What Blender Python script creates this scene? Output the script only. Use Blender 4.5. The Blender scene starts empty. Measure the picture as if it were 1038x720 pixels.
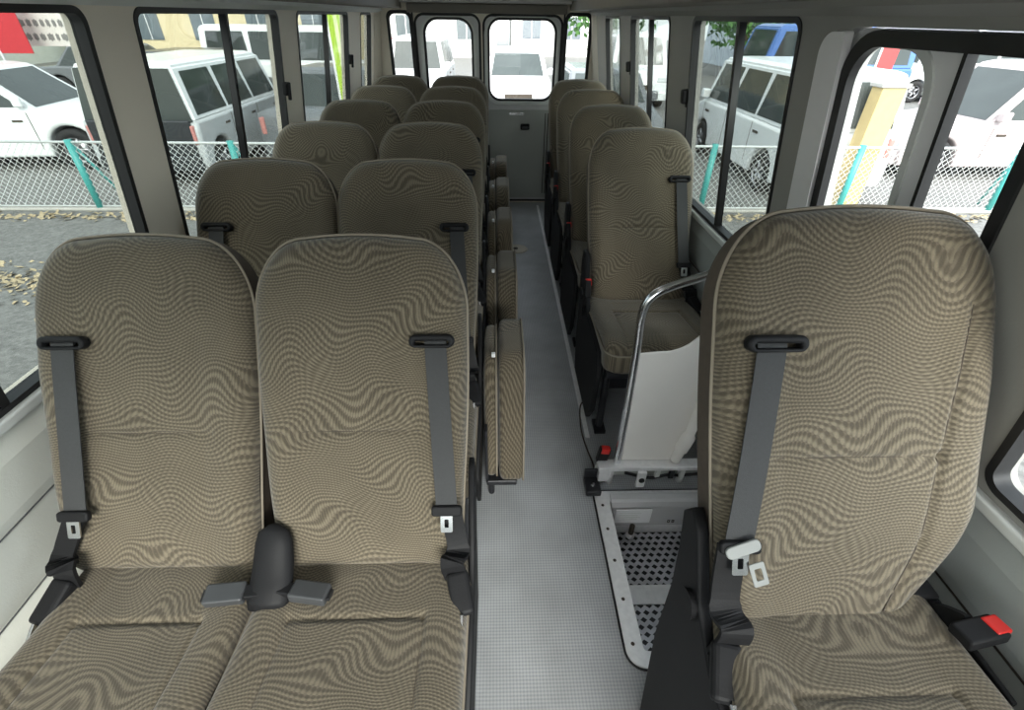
import bpy, bmesh, math, random
from mathutils import Vector, Matrix
random.seed(7)
col = bpy.context.scene.collection
PI = math.pi

# ------------------------------------------------------------------ materials
def mat(name, color, rough=.6, metal=0.0, spec=.5, bump=None, vary=0.0, emit=None, scale=30):
    m = bpy.data.materials.new(name); m.use_nodes = True
    nt = m.node_tree; b = nt.nodes['Principled BSDF']
    b.inputs['Base Color'].default_value = (*color, 1)
    b.inputs['Roughness'].default_value = rough
    b.inputs['Metallic'].default_value = metal
    b.inputs['Specular IOR Level'].default_value = spec
    tc = nt.nodes.new('ShaderNodeTexCoord')
    if vary:
        n = nt.nodes.new('ShaderNodeTexNoise'); n.inputs['Scale'].default_value = scale; n.inputs['Detail'].default_value = 5
        nt.links.new(tc.outputs['Object'], n.inputs['Vector'])
        mx = nt.nodes.new('ShaderNodeMix'); mx.data_type = 'RGBA'
        mx.inputs[6].default_value = (*[c*(1-vary) for c in color], 1)
        mx.inputs[7].default_value = (*[min(1, c*(1+vary)) for c in color], 1)
        nt.links.new(n.outputs['Fac'], mx.inputs[0]); nt.links.new(mx.outputs[2], b.inputs['Base Color'])
    if bump:
        n2 = nt.nodes.new('ShaderNodeTexNoise'); n2.inputs['Scale'].default_value = bump[0]; n2.inputs['Detail'].default_value = 4
        nt.links.new(tc.outputs['Object'], n2.inputs['Vector'])
        bp = nt.nodes.new('ShaderNodeBump'); bp.inputs['Strength'].default_value = bump[1]; bp.inputs['Distance'].default_value = .002
        nt.links.new(n2.outputs['Fac'], bp.inputs['Height']); nt.links.new(bp.outputs['Normal'], b.inputs['Normal'])
    if emit:
        b.inputs['Emission Color'].default_value = (*color, 1); b.inputs['Emission Strength'].default_value = emit
    return m

def glass(name, tint, gloss=1.0):
    m = bpy.data.materials.new(name); m.use_nodes = True
    nt = m.node_tree; nt.nodes.clear()
    o = nt.nodes.new('ShaderNodeOutputMaterial'); t = nt.nodes.new('ShaderNodeBsdfTransparent'); g = nt.nodes.new('ShaderNodeBsdfGlossy')
    t.inputs['Color'].default_value = (*tint, 1); g.inputs['Roughness'].default_value = .01
    lw = nt.nodes.new('ShaderNodeLayerWeight'); lw.inputs['Blend'].default_value = .5
    pw = nt.nodes.new('ShaderNodeMath'); pw.operation = 'POWER'; pw.inputs[1].default_value = 4; nt.links.new(lw.outputs['Facing'], pw.inputs[0])
    fr = nt.nodes.new('ShaderNodeMath'); fr.operation = 'MULTIPLY_ADD'; fr.inputs[1].default_value = .5; fr.inputs[2].default_value = .035; nt.links.new(pw.outputs[0], fr.inputs[0])
    mx = nt.nodes.new('ShaderNodeMixShader')
    nt.links.new(fr.outputs[0], mx.inputs[0]); nt.links.new(t.outputs[0], mx.inputs[1]); nt.links.new(g.outputs[0], mx.inputs[2])
    nt.links.new(mx.outputs[0], o.inputs[0])
    return m

def N(nt, t, **kw):
    n = nt.nodes.new(t)
    for k, v in kw.items(): setattr(n, k, v)
    return n
def math_node(nt, op, a, b=None, c=None, clamp=False):
    n = nt.nodes.new('ShaderNodeMath'); n.operation = op; n.use_clamp = clamp
    for i, v in enumerate((a, b, c)):
        if v is None: continue
        if isinstance(v, (int, float)): n.inputs[i].default_value = v
        else: nt.links.new(v, n.inputs[i])
    return n.outputs[0]

def fabric(name, base, dash, strength=1.0):
    """woven moquette: short light dashes running along wavy lines"""
    m = bpy.data.materials.new(name); m.use_nodes = True
    nt = m.node_tree; b = nt.nodes['Principled BSDF']
    b.inputs['Roughness'].default_value = .92; b.inputs['Specular IOR Level'].default_value = .15
    b.inputs['Sheen Weight'].default_value = .25; b.inputs['Sheen Roughness'].default_value = .5
    tc = N(nt, 'ShaderNodeTexCoord'); oi = N(nt, 'ShaderNodeObjectInfo')
    off = N(nt, 'ShaderNodeVectorMath', operation='SCALE'); off.inputs['Scale'].default_value = 0
    comb = N(nt, 'ShaderNodeCombineXYZ')
    for i in (0, 1): nt.links.new(math_node(nt, 'MULTIPLY', oi.outputs['Random'], 3.7+i*2.3), comb.inputs[i])
    add = N(nt, 'ShaderNodeVectorMath', operation='ADD')
    nt.links.new(tc.outputs['Object'], add.inputs[0]); nt.links.new(comb.outputs[0], add.inputs[1])
    sx = N(nt, 'ShaderNodeSeparateXYZ'); nt.links.new(add.outputs[0], sx.inputs[0])
    n1 = N(nt, 'ShaderNodeTexNoise', noise_dimensions='2D'); n1.inputs['Scale'].default_value = 6.5; n1.inputs['Detail'].default_value = 0
    nt.links.new(add.outputs[0], n1.inputs['Vector'])
    # the dash grid is bent into swirls by a smooth noise
    n1.inputs['Scale'].default_value = 7.5
    sc1 = N(nt, 'ShaderNodeSeparateColor'); nt.links.new(n1.outputs['Color'], sc1.inputs[0])
    wx = math_node(nt, 'ADD', sx.outputs[0], math_node(nt, 'MULTIPLY', sc1.outputs[0], .075)); wy = math_node(nt, 'ADD', sx.outputs[1], math_node(nt, 'MULTIPLY', sc1.outputs[1], .125))
    ph = math_node(nt, 'MULTIPLY', wy, 660.0)
    ps = math_node(nt, 'ADD', math_node(nt, 'MULTIPLY', wx, 780.0), math_node(nt, 'MULTIPLY', math_node(nt, 'FLOOR', math_node(nt, 'DIVIDE', ph, 2*PI)), PI))
    v = math_node(nt, 'ADD', math_node(nt, 'MULTIPLY', math_node(nt, 'SINE', ph), .9), math_node(nt, 'MULTIPLY', math_node(nt, 'SINE', ps), .55))
    v = math_node(nt, 'ADD', math_node(nt, 'MULTIPLY', v, .55), .42, clamp=True)
    n3 = N(nt, 'ShaderNodeTexNoise'); n3.inputs['Scale'].default_value = 420; nt.links.new(add.outputs[0], n3.inputs['Vector'])
    n4 = N(nt, 'ShaderNodeTexNoise'); n4.inputs['Scale'].default_value = 9; n4.inputs['Detail'].default_value = 3; nt.links.new(add.outputs[0], n4.inputs['Vector'])
    mx = N(nt, 'ShaderNodeMix', data_type='RGBA'); mx.inputs[6].default_value = (*base, 1); mx.inputs[7].default_value = (*dash, 1)
    nt.links.new(v, mx.inputs[0])
    mul = N(nt, 'ShaderNodeMix', data_type='RGBA', blend_type='MULTIPLY'); mul.inputs[0].default_value = 1
    f = math_node(nt, 'ADD', math_node(nt, 'MULTIPLY', n3.outputs['Fac'], .5), math_node(nt, 'ADD', math_node(nt, 'MULTIPLY', n4.outputs['Fac'], .35), .55))
    cc = N(nt, 'ShaderNodeCombineXYZ')
    for i in range(3): nt.links.new(f, cc.inputs[i])
    nt.links.new(mx.outputs[2], mul.inputs[6]); nt.links.new(cc.outputs[0], mul.inputs[7])
    nt.links.new(mul.outputs[2], b.inputs['Base Color'])
    bp = N(nt, 'ShaderNodeBump'); bp.inputs['Strength'].default_value = .35; bp.inputs['Distance'].default_value = .0012
    nt.links.new(v, bp.inputs['Height']); nt.links.new(bp.outputs['Normal'], b.inputs['Normal'])
    return m

M = {}
M['fabric'] = fabric('seat_moquette', (.080, .066, .047), (.182, .154, .109))
M['vinyl_brown'] = mat('seat_back_cloth', (.075, .058, .044), .85, vary=.25, bump=(400, .3), scale=60)
M['piping'] = mat('piping', (.25, .215, .165), .7)
M['stitch'] = mat('stitch', (.062, .050, .040), .9)
M['black'] = mat('black_plastic', (.012, .012, .013), .55, spec=.18, vary=.2, bump=(300, .15))
M['blackm'] = mat('black_steel', (.025, .026, .03), .35, metal=.3, vary=.2)
M['rubber'] = mat('rubber', (.012, .012, .013), .55)
M['web'] = mat('belt_webbing', (.038, .039, .040), .75, bump=(500, .3), vary=.15, scale=200)
M['buckle'] = mat('buckle_plastic', (.05, .052, .055), .45, vary=.15)
M['red'] = mat('red_plastic', (.62, .02, .015), .35)
M['chrome'] = mat('chrome', (.75, .76, .78), .18, metal=1, vary=.08)
M['alu'] = mat('aluminium', (.88, .88, .89), .38, metal=.35, vary=.15, scale=60)
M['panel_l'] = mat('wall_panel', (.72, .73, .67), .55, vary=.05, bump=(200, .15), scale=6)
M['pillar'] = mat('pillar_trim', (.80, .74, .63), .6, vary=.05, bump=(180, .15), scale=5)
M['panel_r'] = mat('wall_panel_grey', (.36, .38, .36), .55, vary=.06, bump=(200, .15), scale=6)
M['pillar_shaded'] = mat('pillar_trim_shaded', (.30, .295, .275), .6, vary=.05, bump=(180, .15), scale=5)  # same trim as the left pillars, with backlit shade put into the colour
M['sill'] = mat('sill_trim', (.66, .68, .66), .4, vary=.05)
M['header'] = mat('header_vinyl', (.17, .155, .13), .6, vary=.1, bump=(150, .2))
M['ceil'] = mat('ceiling_cloth', (.55, .55, .52), .8, vary=.05)
M['doorgrey'] = mat('door_lining', (.42, .44, .41), .5, vary=.08, scale=4)
M['doorpaint'] = mat('door_frame_paint', (.62, .63, .63), .3, vary=.04)
M['white'] = mat('white_paint', (.80, .79, .80), .3, vary=.03)
M['cream'] = mat('cream_vinyl', (.90, .87, .82), .45, vary=.04, scale=5, bump=(40, .15))
M['wrap'] = mat('clear_wrap', (.28, .29, .28), .5)
M['paper'] = mat('white_label', (.92, .93, .94), .5)
M['lamp'] = mat('lamp_diffuser', (1.0, .97, .92), .5, emit=.35)
M['glass_side'] = glass('privacy_glass', (.60, .63, .61))
M['glass_clear'] = glass('clear_glass', (.97, .985, .975))
M['asphalt'] = mat('asphalt', (.17, .168, .16), .9, vary=.75, bump=(60, .8), scale=22)
M['concrete'] = mat('concrete', (.42, .41, .38), .9, vary=.2, scale=8)
M['teal'] = mat('teal_post', (.06, .33, .31), .4, vary=.1)
M['wire'] = mat('galvanised_wire', (.62, .64, .63), .4, metal=.3, vary=.1)
M['tyre'] = mat('tyre', (.018, .018, .019), .8)
M['rim'] = mat('alloy_rim', (.5, .5, .52), .3, metal=.8)
M['carglass'] = mat('car_glass', (.045, .055, .053), .08, vary=.3, scale=2)
M['headlight'] = mat('headlight', (.75, .78, .8), .1, vary=.1)
M['tail'] = mat('tail_lamp', (.50, .22, .20), .2)
M['plate'] = mat('number_plate', (.8, .8, .78), .5)
M['leaf'] = mat('leaves', (.08, .19, .05), .8, vary=.6, scale=6)
M['bark'] = mat('bark', (.14, .10, .07), .9, vary=.3)
def paint(name, c): return mat(name, c, .22, vary=.03)

def floor_mat():
    m = mat('floor_vinyl', (.30, .32, .335), .42, vary=0)
    nt = m.node_tree; b = nt.nodes['Principled BSDF']
    tc = N(nt, 'ShaderNodeTexCoord')
    mp = N(nt, 'ShaderNodeMapping'); mp.inputs['Rotation'].default_value = (0, 0, PI/4)
    nt.links.new(tc.outputs['Object'], mp.inputs['Vector'])
    s = N(nt, 'ShaderNodeSeparateXYZ'); nt.links.new(mp.outputs[0], s.inputs[0])
    a = math_node(nt, 'SINE', math_node(nt, 'MULTIPLY', s.outputs[0], 2*PI/.013))
    c = math_node(nt, 'SINE', math_node(nt, 'MULTIPLY', s.outputs[1], 2*PI/.013))
    v = math_node(nt, 'ADD', math_node(nt, 'MULTIPLY', math_node(nt, 'MULTIPLY', a, c), .5), .5)
    n = N(nt, 'ShaderNodeTexNoise'); n.inputs['Scale'].default_value = 5; n.inputs['Detail'].default_value = 6; nt.links.new(tc.outputs['Object'], n.inputs['Vector'])
    mx = N(nt, 'ShaderNodeMix', data_type='RGBA'); mx.inputs[6].default_value = (.30, .315, .335, 1); mx.inputs[7].default_value = (.49, .505, .525, 1)
    nt.links.new(v, mx.inputs[0])
    mx2 = N(nt, 'ShaderNodeMix', data_type='RGBA', blend_type='MULTIPLY'); mx2.inputs[0].default_value = .7
    cr = N(nt, 'ShaderNodeValToRGB'); cr.color_ramp.elements[0].position = .3; cr.color_ramp.elements[0].color = (.62, .62, .60, 1); cr.color_ramp.elements[1].position = .7; cr.color_ramp.elements[1].color = (1, 1, 1, 1)
    nt.links.new(n.outputs['Fac'], cr.inputs[0]); nt.links.new(mx.outputs[2], mx2.inputs[6]); nt.links.new(cr.outputs[0], mx2.inputs[7])
    nt.links.new(mx2.outputs[2], b.inputs['Base Color'])
    bp = N(nt, 'ShaderNodeBump'); bp.inputs['Strength'].default_value = .5; bp.inputs['Distance'].default_value = .001
    nt.links.new(v, bp.inputs['Height']); nt.links.new(bp.outputs['Normal'], b.inputs['Normal'])
    return m
M['floor'] = floor_mat()

def facade_mat(name, wall, win, sx=2.2, sz=3.0):
    m = mat(name, wall, .8); nt = m.node_tree; b = nt.nodes['Principled BSDF']
    tc = N(nt, 'ShaderNodeTexCoord'); s = N(nt, 'ShaderNodeSeparateXYZ'); nt.links.new(tc.outputs['Object'], s.inputs[0])
    fx = math_node(nt, 'FRACT', math_node(nt, 'DIVIDE', s.outputs[0], sx)); fz = math_node(nt, 'FRACT', math_node(nt, 'DIVIDE', s.outputs[2], sz))
    a = math_node(nt, 'MULTIPLY', math_node(nt, 'GREATER_THAN', fx, .35), math_node(nt, 'GREATER_THAN', fz, .4))
    a = math_node(nt, 'MULTIPLY', a, math_node(nt, 'LESS_THAN', fz, .85))
    mx = N(nt, 'ShaderNodeMix', data_type='RGBA'); mx.inputs[6].default_value = (*wall, 1); mx.inputs[7].default_value = (*win, 1)
    nt.links.new(a, mx.inputs[0]); nt.links.new(mx.outputs[2], b.inputs['Base Color'])
    return m

# ------------------------------------------------------------------ object helpers
def setp(o, label=None, cat=None, group=None, kind=None):
    if label: o['label'] = label
    if cat: o['category'] = cat
    if group: o['group'] = group
    if kind: o['kind'] = kind
    return o
def link(name, me, material=None, parent=None, smooth=False, mtx=None):
    o = bpy.data.objects.new(name, me); col.objects.link(o)
    if material is not None:
        me.materials.clear(); me.materials.append(material)
    if smooth:
        for p in me.polygons: p.use_smooth = True
    if parent is not None: o.parent = parent
    if mtx is not None: o.matrix_local = mtx
    return o
def thing(name, label, cat, loc=(0, 0, 0), rz=0, group=None):
    o = bpy.data.objects.new(name, None); col.objects.link(o)
    o.location = loc; o.rotation_euler = (0, 0, rz); o.empty_display_size = .1
    return setp(o, label, cat, group)
def bm_obj(name, bm, material, parent=None, smooth=False, mtx=None):
    bmesh.ops.recalc_face_normals(bm, faces=bm.faces[:])
    me = bpy.data.meshes.new(name); bm.to_mesh(me); bm.free()
    return link(name, me, material, parent, smooth, mtx)
def struct(o): o['kind'] = 'structure'; return o

def add_box(bm, x0, x1, y0, y1, z0, z1, bevel=0):
    r = bmesh.ops.create_cube(bm, size=1)
    vs = r['verts']
    bmesh.ops.scale(bm, vec=(x1-x0, y1-y0, z1-z0), verts=vs)
    bmesh.ops.translate(bm, vec=((x0+x1)/2, (y0+y1)/2, (z0+z1)/2), verts=vs)
    if bevel:
        es = list({e for v in vs for e in v.link_edges})
        bmesh.ops.bevel(bm, geom=es, offset=bevel, segments=3, affect='EDGES', profile=.5)
def box(name, x0, x1, y0, y1, z0, z1, material, parent=None, bevel=0, mtx=None):
    bm = bmesh.new(); add_box(bm, x0, x1, y0, y1, z0, z1, bevel); return bm_obj(name, bm, material, parent, mtx=mtx)

def catmull(pts, n=8):
    P = [Vector(p) for p in pts]; out = []
    for i in range(len(P)-1):
        p0 = P[max(i-1, 0)]; p1 = P[i]; p2 = P[i+1]; p3 = P[min(i+2, len(P)-1)]
        for k in range(n):
            t = k/n
            out.append(.5*((2*p1)+(-p0+p2)*t+(2*p0-5*p1+4*p2-p3)*t*t+(-p0+3*p1-3*p2+p3)*t**3))
    out.append(P[-1]); return out
def add_tube(bm, pts, r, seg=10, closed=False, flat=None):
    pts = [Vector(p) for p in pts]; n = len(pts); rings = []
    up = Vector((0, 0, 1)); prev = None
    for i, p in enumerate(pts):
        if closed: t = pts[(i+1) % n]-pts[i-1]
        else: t = pts[min(i+1, n-1)]-pts[max(i-1, 0)]
        t.normalize()
        if prev is None:
            a = t.cross(up)
            if a.length < .05: a = t.cross(Vector((1, 0, 0)))
        else: a = prev-t*prev.dot(t)
        a.normalize(); prev = a; b = t.cross(a)
        rr = r[i] if isinstance(r, (list, tuple)) else r
        rings.append([bm.verts.new(p+(a*math.cos(2*PI*k/seg)+b*math.sin(2*PI*k/seg))*rr) for k in range(seg)])
    m = n if closed else n-1
    for i in range(m):
        A = rings[i]; B = rings[(i+1) % n]
        for k in range(seg): bm.faces.new((A[k], A[(k+1) % seg], B[(k+1) % seg], B[k]))
    if not closed: bm.faces.new(rings[0]); bm.faces.new(rings[-1][::-1])
def tube(name, pts, r, material, parent=None, seg=10, closed=False, mtx=None):
    bm = bmesh.new(); add_tube(bm, pts, r, seg, closed); return bm_obj(name, bm, material, parent, True, mtx)
def add_ribbon(bm, pts, side, w, th):
    """flat strap: centre points, side vectors (width direction)"""
    rings = []
    pts = [Vector(p) for p in pts]
    for i, p in enumerate(pts):
        t = (pts[min(i+1, len(pts)-1)]-pts[max(i-1, 0)]).normalized()
        s = Vector(side[i] if isinstance(side, list) else side); s = (s-t*s.dot(t)).normalized(); n = t.cross(s)
        ww = w[i] if isinstance(w, (list, tuple)) else w
        rings.append([bm.verts.new(p+s*ww/2*a+n*th/2*b) for a, b in ((-1, -1), (1, -1), (1, 1), (-1, 1))])
    for A, B in zip(rings, rings[1:]):
        for k in range(4): bm.faces.new((A[k], A[(k+1) % 4], B[(k+1) % 4], B[k]))
    bm.faces.new(rings[0]); bm.faces.new(rings[-1][::-1])

def rrect(x0, x1, y0, y1, r, seg=8):
    if not isinstance(r, (list, tuple)): r = [r]*4
    out = []
    for (cx, cy, a, rr) in ((x1-r[0], y0+r[0], -90, r[0]), (x1-r[1], y1-r[1], 0, r[1]), (x0+r[2], y1-r[2], 90, r[2]), (x0+r[3], y0+r[3], 180, r[3])):
        for k in range(seg+1):
            t = math.radians(a+90*k/seg); out.append((cx+rr*math.cos(t), cy+rr*math.sin(t)))
    return out
def plate_mesh(loops, th, bevel=0.0):
    """flat plate with holes (first loop the outline); thickness centred on local z"""
    cu = bpy.data.curves.new('outline', 'CURVE'); cu.dimensions = '2D'; cu.fill_mode = 'BOTH'
    cu.extrude = th/2-bevel; cu.bevel_depth = bevel; cu.bevel_resolution = 2; cu.offset = -bevel
    for lp in loops:
        s = cu.splines.new('POLY'); s.points.add(len(lp)-1)
        for p, q in zip(s.points, lp): p.co = (q[0], q[1], 0, 1)
        s.use_cyclic_u = True
    o = bpy.data.objects.new('outline', cu); col.objects.link(o)
    dg = bpy.context.evaluated_depsgraph_get(); dg.update()
    me = bpy.data.meshes.new_from_object(o.evaluated_get(dg))
    bpy.data.objects.remove(o); bpy.data.curves.remove(cu)
    return me
def plate(name, loops, th, material, mtx=None, parent=None, bevel=0.0):
    return link(name, plate_mesh(loops, th, bevel), material, parent, False, mtx)
def frame_mtx(origin, ux, vy):
    u = Vector(ux).normalized(); v = Vector(vy); v = (v-u*v.dot(u)).normalized(); w = u.cross(v)
    m = Matrix((u, v, w)).transposed().to_4x4(); m.translation = Vector(origin); return m

# ------------------------------------------------------------------ camera
H = 1.4879
R_ = Vector((0.99956827, -0.02680185, 0.01203858)); D_ = Vector((-0.00583205, -0.58257129, -0.81275868)); F_ = Vector((0.02879677, 0.81233758, -0.58247609))
cam_d = bpy.data.cameras.new('camera'); cam = bpy.data.objects.new('camera', cam_d); col.objects.link(cam)
cm = Matrix((R_, -D_, -F_)).transposed().to_4x4(); cm.translation = Vector((0, 0, H)); cam.matrix_world = cm
cam_d.sensor_fit = 'HORIZONTAL'; cam_d.sensor_width = 36; cam_d.lens = 36*480/1038; cam_d.clip_start = .02; cam_d.clip_end = 300
bpy.context.scene.camera = cam

# ------------------------------------------------------------------ bus shell
YB, YF = 4.65, -.9           # rear wall, front end
SILL = .765
XL0, XR0, LEAN = -1.06, .90, .15
TOPL = (1.56-SILL)*math.hypot(1, LEAN)
mL = frame_mtx((XL0, 0, SILL), (0, 1, 0), (LEAN, 0, 1))     # u = Y, v = up the leaning wall, w = +X? (Y x Z)
mR = frame_mtx((XR0, 0, SILL), (0, 1, 0), (-LEAN, 0, 1))
def vz(z): return (z-SILL)*math.hypot(1, LEAN)

WELL = (.415, .87, .60, 1.12)
# floor with the entrance step well cut out
bm = bmesh.new(); gx = (-1.08, WELL[0], WELL[1], .93); gy = (YF, WELL[2], WELL[3], YB)
gv = {(i, j, k): bm.verts.new((gx[i], gy[j], -.03*k)) for i in range(4) for j in range(4) for k in range(2)}
for k in range(2):
    for i in range(3):
        for j in range(3):
            if (i, j) != (1, 1): bm.faces.new((gv[i, j, k], gv[i+1, j, k], gv[i+1, j+1, k], gv[i, j+1, k]))
def wallq(a, b): bm.faces.new((gv[(*a, 0)], gv[(*b, 0)], gv[(*b, 1)], gv[(*a, 1)]))
for i in range(3): wallq((i, 0), (i+1, 0)); wallq((i, 3), (i+1, 3)); wallq((0, i), (0, i+1)); wallq((3, i), (3, i+1))
for a, b in (((1, 1), (2, 1)), ((2, 1), (2, 2)), ((2, 2), (1, 2)), ((1, 2), (1, 1))): wallq(a, b)
struct(bm_obj('floor', bm, M['floor']))
# side windows -------------------------------------------------------
winL = [(-.15, 1.372, .79), (1.555, 2.56, 2.085), (2.80, 3.76, 3.30), (4.10, 4.44, None)]
winR = [(-.30, .555, None), (1.475, 2.31, 1.875), (2.62, 3.40, 2.99), (3.70, 4.20, None)]
DOOR = (.74, 1.33)
def wins(ws, z0=.785, z1=1.492): return [rrect(a, b, vz(z0), vz(z1), .035) for a, b, _ in ws]
struct(plate('wall_left', [[(YF, 0), (YB+.05, 0), (YB+.05, TOPL), (YF, TOPL)]] + wins(winL), .05, M['pillar'], mL @ Matrix.Translation((0, 0, -.025))))
outer_r = [(YF, 0), (YB+.05, 0), (YB+.05, TOPL), (YF, TOPL)]
struct(plate('wall_right', [outer_r] + wins(winR[:1], .80) + wins(winR[1:]) + [rrect(DOOR[0], DOOR[1], vz(.80), vz(1.478), [.004, .10, .10, .004])], .05, M['pillar_shaded'], mR @ Matrix.Translation((0, 0, .025))))
n_win = [0]
def side_window(w, mtx, sgn, z0=.785, z1=1.492, latch=None, gl='glass_side'):
    n_win[0] += 1; a, b, d = w
    v0, v1 = vz(z0), vz(z1); off = Matrix.Translation((0, 0, sgn*.022))
    g = plate('window_%d' % n_win[0], [rrect(a+.004, b-.004, v0+.004, v1-.004, .03)], .004, M[gl], mtx @ off)
    struct(g)
    inv = g.matrix_basis.inverted()
    def ch(o):
        m = o.matrix_basis.copy(); o.parent = g; o.matrix_basis = inv @ m; return o
    ch(plate('window_gasket', [rrect(a-.004, b+.004, v0-.004, v1+.004, .038), rrect(a+.011, b-.011, v0+.011, v1-.011, .026)], .03, M['rubber'], mtx @ Matrix.Translation((0, 0, sgn*.012))))
    if d:
        ch(plate('sash_bar', [[(d-.011, v0+.01), (d+.011, v0+.01), (d+.011, v1-.01), (d-.011, v1-.01)]], .024, M['rubber'], mtx @ Matrix.Translation((0, 0, sgn*.012))))
    if latch:
        ly, lz = latch
        bm = bmesh.new(); add_box(bm, -.018, .018, -.028, .028, -.012, .012, .008); add_box(bm, -.007, .007, -.045, .03, .008, .022, .004)
        ch(bm_obj('window_latch', bm, M['black'], None, False, mtx @ Matrix.Translation((ly, vz(lz), -sgn*.012))))
    return g
latL = [None, (2.545, 1.20), (3.745, 1.24), None]; latR = [None, (2.33, 1.21), (3.42, 1.24), None]
for w, l in zip(winL, latL): side_window(w, mL, -1, latch=l)
for i, (w, l) in enumerate(zip(winR, latR)): side_window(w, mR, 1, z0=.80 if i == 0 else .785, latch=l, gl='glass_clear' if i == 0 else 'glass_side')

# lower side panels with their seams
def lower_panel(name, x, s, y0, y1, material, z_lo=0.0, bulge=0.0):
    bm = bmesh.new()
    prof = [(bulge, z_lo), (bulge, .34), (bulge*.9, .37), (0, .42), (0, .575), (-.004*s, .60), (-.004*s, .70), (0.012*s, .745), (.03*s, .765), (.07*s, .765), (.07*s, z_lo)]
    A = [bm.verts.new((x+p[0], y0, p[1])) for p in prof]; B = [bm.verts.new((x+p[0], y1, p[1])) for p in prof]
    n = len(prof)
    for k in range(n): bm.faces.new((A[k], A[(k+1) % n], B[(k+1) % n], B[k]))
    bm.faces.new(A); bm.faces.new(B[::-1])
    return struct(bm_obj(name, bm, material))
lower_panel('wall_left_lower', -1.052, -1, YF, YB, M['panel_l'], bulge=.055)
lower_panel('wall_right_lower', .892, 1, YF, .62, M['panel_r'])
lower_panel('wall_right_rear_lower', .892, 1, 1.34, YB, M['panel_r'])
t_n = [0]
def trim(o): t_n[0] += 1; o.name = 'trim_%d' % t_n[0]; return struct(o)
for x, z in ((-1.050, .575), (-1.049, .42)): trim(tube('t', [(x, YF, z), (x, YB, z)], .0018, M['buckle'], seg=6))
for (y0, y1) in ((YF, .60), (1.36, YB)): trim(tube('t', [(.890, y0, .575), (.890, y1, .575)], .0022, M['stitch'], seg=6))
# sill strips
for s, x, segs in ((-1, -1.052, ((YF, YB),)), (1, .892, ((YF, .735), (1.335, YB)))):
    for (y0, y1) in segs:
        bm = bmesh.new(); add_box(bm, x-.012 if s > 0 else x-.03, x+.03 if s > 0 else x+.012, y0, y1, .757, .781, .006); trim(bm_obj('t', bm, M['sill']))
# heater duct style kick strips at the floor
trim(box('t', -1.0, -.985, YF, YB, 0, .09, M['header'], bevel=.004))
trim(box('t', .868, .89, 1.34, YB, 0, .09, M['header'], bevel=.004))
# header ledge over the windows, both sides
def ledge(s, xw, name, material, x_in):
    prof = [(xw, 1.498), (xw-s*.02, 1.496), (xw-s*.05, 1.512), (xw-s*.05, 1.53), (x_in, 1.60), (x_in, 1.66), (xw+s*.06, 1.66), (xw+s*.03, 1.498)]
    bm = bmesh.new(); A = [bm.verts.new((p[0], YF, p[1])) for p in prof]; B = [bm.verts.new((p[0], YB, p[1])) for p in prof]; n = len(prof)
    for k in range(n): bm.faces.new((A[k], A[(k+1) % n], B[(k+1) % n], B[k]))
    bm.faces.new(A); bm.faces.new(B[::-1]); return trim(bm_obj(name, bm, material))
ledge(-1, -.952, 't', M['sill'], -.70); ledge(1, .792, 't', M['pillar_shaded'], .54)
for s, x in ((-1, -.905), (1, .745)): trim(box('t', min(x, x-s*.16), max(x, x-s*.16), YF, YB-.02, 1.525, 1.60, M['header'], bevel=.008))
# ceiling: arched
bm = bmesh.new(); rowsv = []
for k in range(21):
    t = -1+2*k/20; x = -.08+t*.90; z = 1.60+.24*(1-abs(t)**2.6)
    rowsv.append([bm.verts.new((x, YF, z)), bm.verts.new((x, YB+.05, z)), bm.verts.new((x, YB+.05, z+.04)), bm.verts.new((x, YF, z+.04))])
for a, b in zip(rowsv, rowsv[1:]):
    for k in range(4): bm.faces.new((a[k], a[(k+1) % 4], b[(k+1) % 4], b[k]))
bm.faces.new(rowsv[0]); bm.faces.new(rowsv[-1][::-1])
struct(bm_obj('ceiling', bm, M['ceil'], smooth=False))
for i, y in enumerate((-.3, .9, 2.2, 3.5)):
    t = thing('ceiling_light', 'long white ceiling lamp over the aisle, %s' % ['nearest the windscreen', 'over the front seats', 'over the middle rows', 'nearest the back doors'][i], 'ceiling light', (-.08, y, 1.838), group='ceiling lamps along the aisle')
    box('lamp_housing', -.10, .10, -.30, .30, -.03, .0, M['white'], t, .008)
    box('diffuser', -.08, .08, -.28, .28, -.042, -.029, M['lamp'], t, .005)

# ------------------------------------------------------------------ rear wall
mB = frame_mtx((0, YB, 0), (1, 0, 0), (0, 0, 1))      # u = X, v = Z, w = -Y
qL = rrect(-.865, -.685, .80, 1.505, [.02, .03, .07, .02]); qR = rrect(.565, .765, .80, 1.505, [.02, .07, .03, .02])
d1 = (-.655, -.135); d2 = (-.105, .535)
doorhole1 = rrect(d1[0], d1[1], .02, 1.492, [.01, .06, .09, .01]); doorhole2 = rrect(d2[0], d2[1], .02, 1.492, [.01, .09, .05, .01])
struct(plate('wall_back', [[(-1.10, 0), (.95, 0), (.84, 1.66), (-1.0, 1.66)], qL, qR, doorhole1, doorhole2], .05, M['pillar'], mB @ Matrix.Translation((0, 0, -.025))))
for q, i in ((qL, 1), (qR, 2)):
    n_win[0] += 1
    xs = [p[0] for p in q]; x0, x1 = min(xs), max(xs)
    g = struct(plate('window_%d' % n_win[0], [[(a, b) for a, b in q]], .004, M['glass_clear'], mB @ Matrix.Translation((0, 0, -.03))))
    o = plate('window_gasket', [rrect(x0-.012, x1+.012, .79, 1.515, .05), rrect(x0+.012, x1-.012, .815, 1.49, .04)], .02, M['rubber'], Matrix.Translation((0, 0, .022))); o.parent = g
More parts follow.
